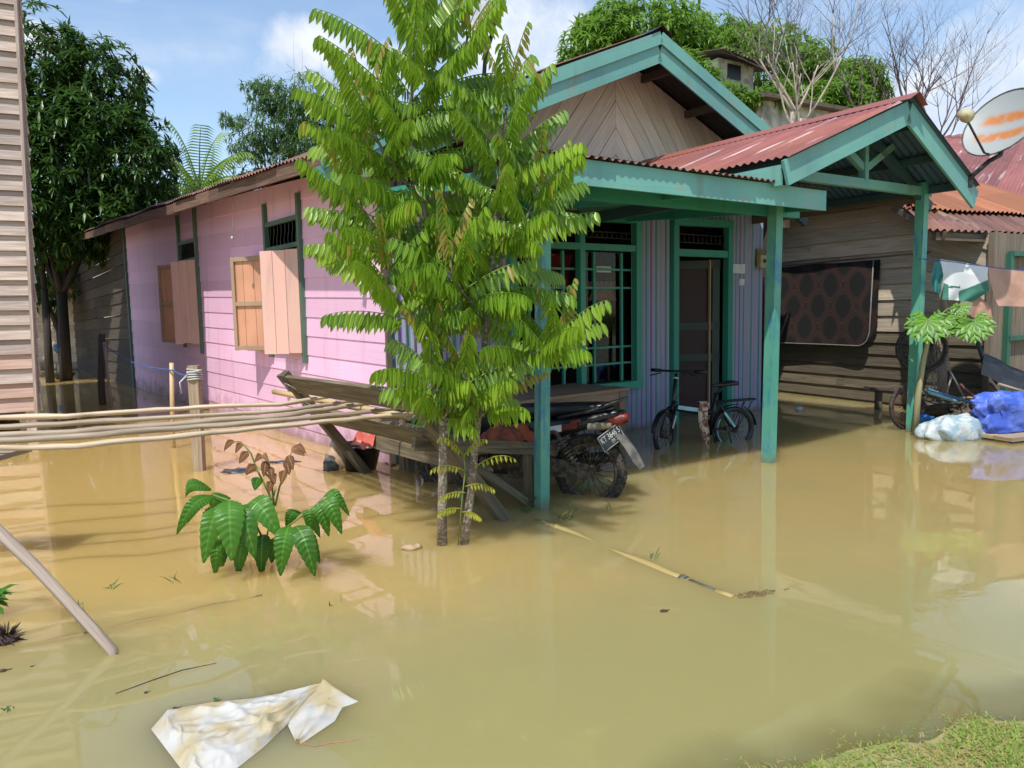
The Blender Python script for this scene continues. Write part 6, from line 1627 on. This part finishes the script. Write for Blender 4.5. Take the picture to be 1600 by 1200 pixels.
m = M(); m.blob(W(1250, 641)+UP*.01, .05, .04, .035, .4, 5); tag(m.build('floating_bag', m_white), 'small white plastic bag floating under the canopy', 'bag')
# pots deep in the left gap
m = M(); q = W(100, 592); m.lathe(q, UP, [(0, 0), (.16, 0), (.24, .12), (.25, .13), (.2, .12), (0, .05)], 18); tag(m.build('wash_tub', m_dkmetal), 'dark wash tub in the shade by the left gap', 'tub')
m = M(); m.blob(Yd(92, 545, q.y+.1), .12, .12, .11, .1); tag(m.build('blue_ball', plain('blue_plastic', (.04, .12, .25), .5)), 'round blue plastic jar over the dark wash tub', 'jar')
m = M(); m.lathe(V((q.x-.02, q.y+.1, .0)), UP, [(0, .04), (.15, .04), (.16, .36), (.0, .37)], 14); tag(m.build('crate', m_greyp), 'dull grey drum standing in the wash tub', 'drum')

# ------------------------------------------------------------------ floating things in front
# white sack, folded over itself
LFT = [(236, 1140), (262, 1110), (330, 1098), (395, 1092), (450, 1082), (503, 1069)]
RGT = [(300, 1225), (330, 1215), (372, 1200), (410, 1170), (452, 1130), (506, 1071)]
m = M()
def poly(f, pts):
    t = f*(len(pts)-1); i = min(int(t), len(pts)-2); g = t-i; return (pts[i][0]+(pts[i+1][0]-pts[i][0])*g, pts[i][1]+(pts[i+1][1]-pts[i][1])*g)
def ridge(x, y, sd): return 1-abs(noise.noise(V((x, y, sd))))*2.2
def sackf(u, v):
    a = poly(u, LFT); b = poly(u, RGT); p = W(a[0]+(b[0]-a[0])*v, a[1]+(b[1]-a[1])*v)
    q = u*3.0+v*2.2; r = v*1.9-u*.8
    z = .018+.020*max(0, ridge(q*.8, r*1.6, 2))**2+.010*max(0, ridge(q*2.2, r*3.2, 5))**2+.004*noise.noise(V((u*16, v*13, 7)))
    z += .020*math.exp(-((v-.78+.12*math.sin(u*4))/.06)**2)+.018*math.exp(-((u-.42-.3*v)/.035)**2)+.014*math.exp(-((v-.28-.4*u)/.05)**2)
    e = min(u*8, 1)*min(v*7, 1)*min((1-v)*10, 1)*min((1-u)*3.5+.12, 1)
    return p+UP*(z*e*.72+.002)
m.grid(sackf, 120, 80)
L2 = [(503, 1068), (480, 1085), (462, 1110), (450, 1135), (462, 1160)]; R2 = [(510, 1072), (562, 1096), (535, 1106), (523, 1128), (470, 1164)]
def sack2(u, v):
    a = poly(u, L2); b = poly(u, R2); p = W(a[0]+(b[0]-a[0])*v, a[1]+(b[1]-a[1])*v)
    return p+UP*((.012*math.sin(v*PI)+.008*max(0, ridge(u*3, v*3, 1))+.004*math.sin(u*22+v*4)*(u > .5))*min(1, (1-v)*5)*min(1, v*6)+.003-.012*max(0, v-.75)*4*max(0, .6-u))
m.grid(sack2, 40, 24)
tag(m.build('plastic_sack', m_sackw), 'silt stained white woven sack floating crumpled at the bottom left', 'sack')
m = M(); m.tube([W(462, 1158, .004), W(490, 1166, .002), W(520, 1160, .003), W(560, 1156, .0), (W(600, 1150, -.003))], .0024, 5); tag(m.build('red_string', plain('faded_red_string', (.36, .17, .12), .7)), 'faded red string trailing from the white sack', 'string')
# yellow pipe
m = M(); pts = [W(838, 812), W(900, 833), (W(960, 860)), W(1005, 877), W(1050, 896), W(1066, 902)]; Q, _ = resample(pts, 20)
Q = [q-UP*(.030-.006*math.sin(i/19*PI*3)) for i, q in enumerate(Q)]; m.tube(Q, .036, 12)
pipe = thing('pipe', V((Q[0].x, Q[0].y, 0)), 'long yellow pipe lying half sunk in the muddy water', 'pipe'); m.build('tube', m_pipe, pipe)
m = M(); q = [W(1064, 901)-UP*.029, W(1072, 904)-UP*.029]; m.tube(q, .041, 12); q = [W(1078, 906)-UP*.034, W(1118, 922)-UP*.034]; m.tube(q, .038, 12); m.build('dark_joint', plain('dark_joint_plastic', (.11, .12, .09), .5), pipe)
m = M(); q = [W(1119, 922)-UP*.030, W(1146, 932)-UP*.031]; m.tube(q, .037, 12); m.build('end_piece', m_pipe, pipe)
m = M(); rg = random.Random(31)
for k in range(90):
    x = rg.gauss(1182, 16); yy = 928+(x-1182)*-.12+rg.gauss(0, 2.5); p = W(x, yy, .004); d = V((rg.uniform(-1, 1), rg.uniform(-.4, .4), rg.uniform(0, .15))); m.tube([p, p+d*.03], .0022, 4)
tag(m.build('floating_straw', wood('wet_straw', (.13, .08, .035), (.25, .16, .07))), 'tuft of brown straw floating past the end of the yellow pipe', 'straw')
q = W(640, 858); m = M(); m.blob(q+V((0, 0, .004)), .05, .035, .022, .4, 3, 12, 8); m.blob(q+V((.05, .012, .012)), .022, .02, .016, .4, 3, 10, 7); tag(m.build('stone', m_rock), 'tan stone breaking the surface left of the tree trunks', 'stone')
m = M(); m.tube([W(180, 1084, .003), W(240, 1062, .006), W(285, 1047, .006), W(338, 1036, .003)], [.0018, .0026, .0024, .0012], 5); tag(m.build('floating_twig', m_seed), 'long thin dark twig floating above the white sack', 'twig')
for (x, y, r, lbl) in ((4, 1048, .012, 'dark floating crumb at the left edge below the husk'), (274, 1107, .008, 'dark floating crumb just above the white sack'), (50, 1041, .005, 'tiny dark speck floating left of the slanting stick'), (228, 1082, .006, 'tiny dark speck under the floating twig'), (1037, 955, .012, 'brown leaf crumb floating below the pipe end')):
    m = M(); p = W(x, y, .002); m.blob(p, r*1.6, r, r*.5, .5, 3, 8, 5, seed=x); m.tube([p, p+V((r*2.5, r, .002))], r*.2, 4); tag(m.build('floating_crumb', m_seed), lbl, 'debris', 'crumbs floating on the flood')
m = M(); pts = [W(-60, 1032), W(20, 1012), W(160, 984), W(300, 952), W(410, 930)]; Q, _ = resample(pts, 16)
m.tube([q-UP*(.0315-.0022*math.sin(i*1.7)) for i, q in enumerate(Q)], .034, 12); tag(m.build('sunken_pole', wood('soaked_wood', (.24, .16, .065), (.33, .23, .10), (.15, .1, .05), .5, .2, .2)), 'waterlogged pole lying just awash behind the slanting stick', 'pole')
# small weeds in the water
for (x, y, k, L, lbl, sd) in ((12, 1110, 9, .03, 'tiny green weed at the left edge near the bottom', 1), (178, 920, 6, .07, 'few grass blades in the water above the slanting stick', 2), (338, 1096, 8, .018, 'tiny floating weed above the white sack', 3), (525, 945, 3, .07, 'single thin blade standing in the water below the shrub', 4),
                         (880, 812, 10, .12, 'wispy weed beside the top of the yellow pipe', 5), (1015, 875, 5, .09, 'thin weed rising beside the middle of the pipe', 6), (948, 795, 2, .16, 'lone pale shoot in front of the motorbike wheel', 7), (822, 800, 22, .06, 'green creeper at the foot of the near porch post', 8), (280, 912, 4, .08, 'grass blades in the water left of the big leafed shrub', 9), (125, 955, 4, .07, 'grass blades in the water behind the slanting stick', 10)):
    b = W(x, y); m = M(); rg = random.Random(sd)
    for i in range(k):
        d = V((rg.uniform(-.7, .7), rg.uniform(-.7, .7), 1)); p = b+V((rg.uniform(-1, 1), rg.uniform(-1, 1), 0))*L*.5; m.leaf(p, d, d.cross(V((0, 1, 0))).normalized(), L*rg.uniform(.6, 1.2), .006 if L > .05 else .008, .6, .1)
    if sd in (5, 8):
        for i in range(24): p = b+V((rg.uniform(-1, 1)*.08, rg.uniform(-1, 1)*.05, rg.uniform(.0, .12))); d = V((rg.uniform(-1, 1), rg.uniform(-1, 1), rg.uniform(-.2, .6))); m.leaf(p, d, d.cross(UP).normalized(), .028, .016, .4, .2)
    tag(m.build('water_weed', m_bambl if sd not in (7,) else m_papaya), lbl, 'weed')
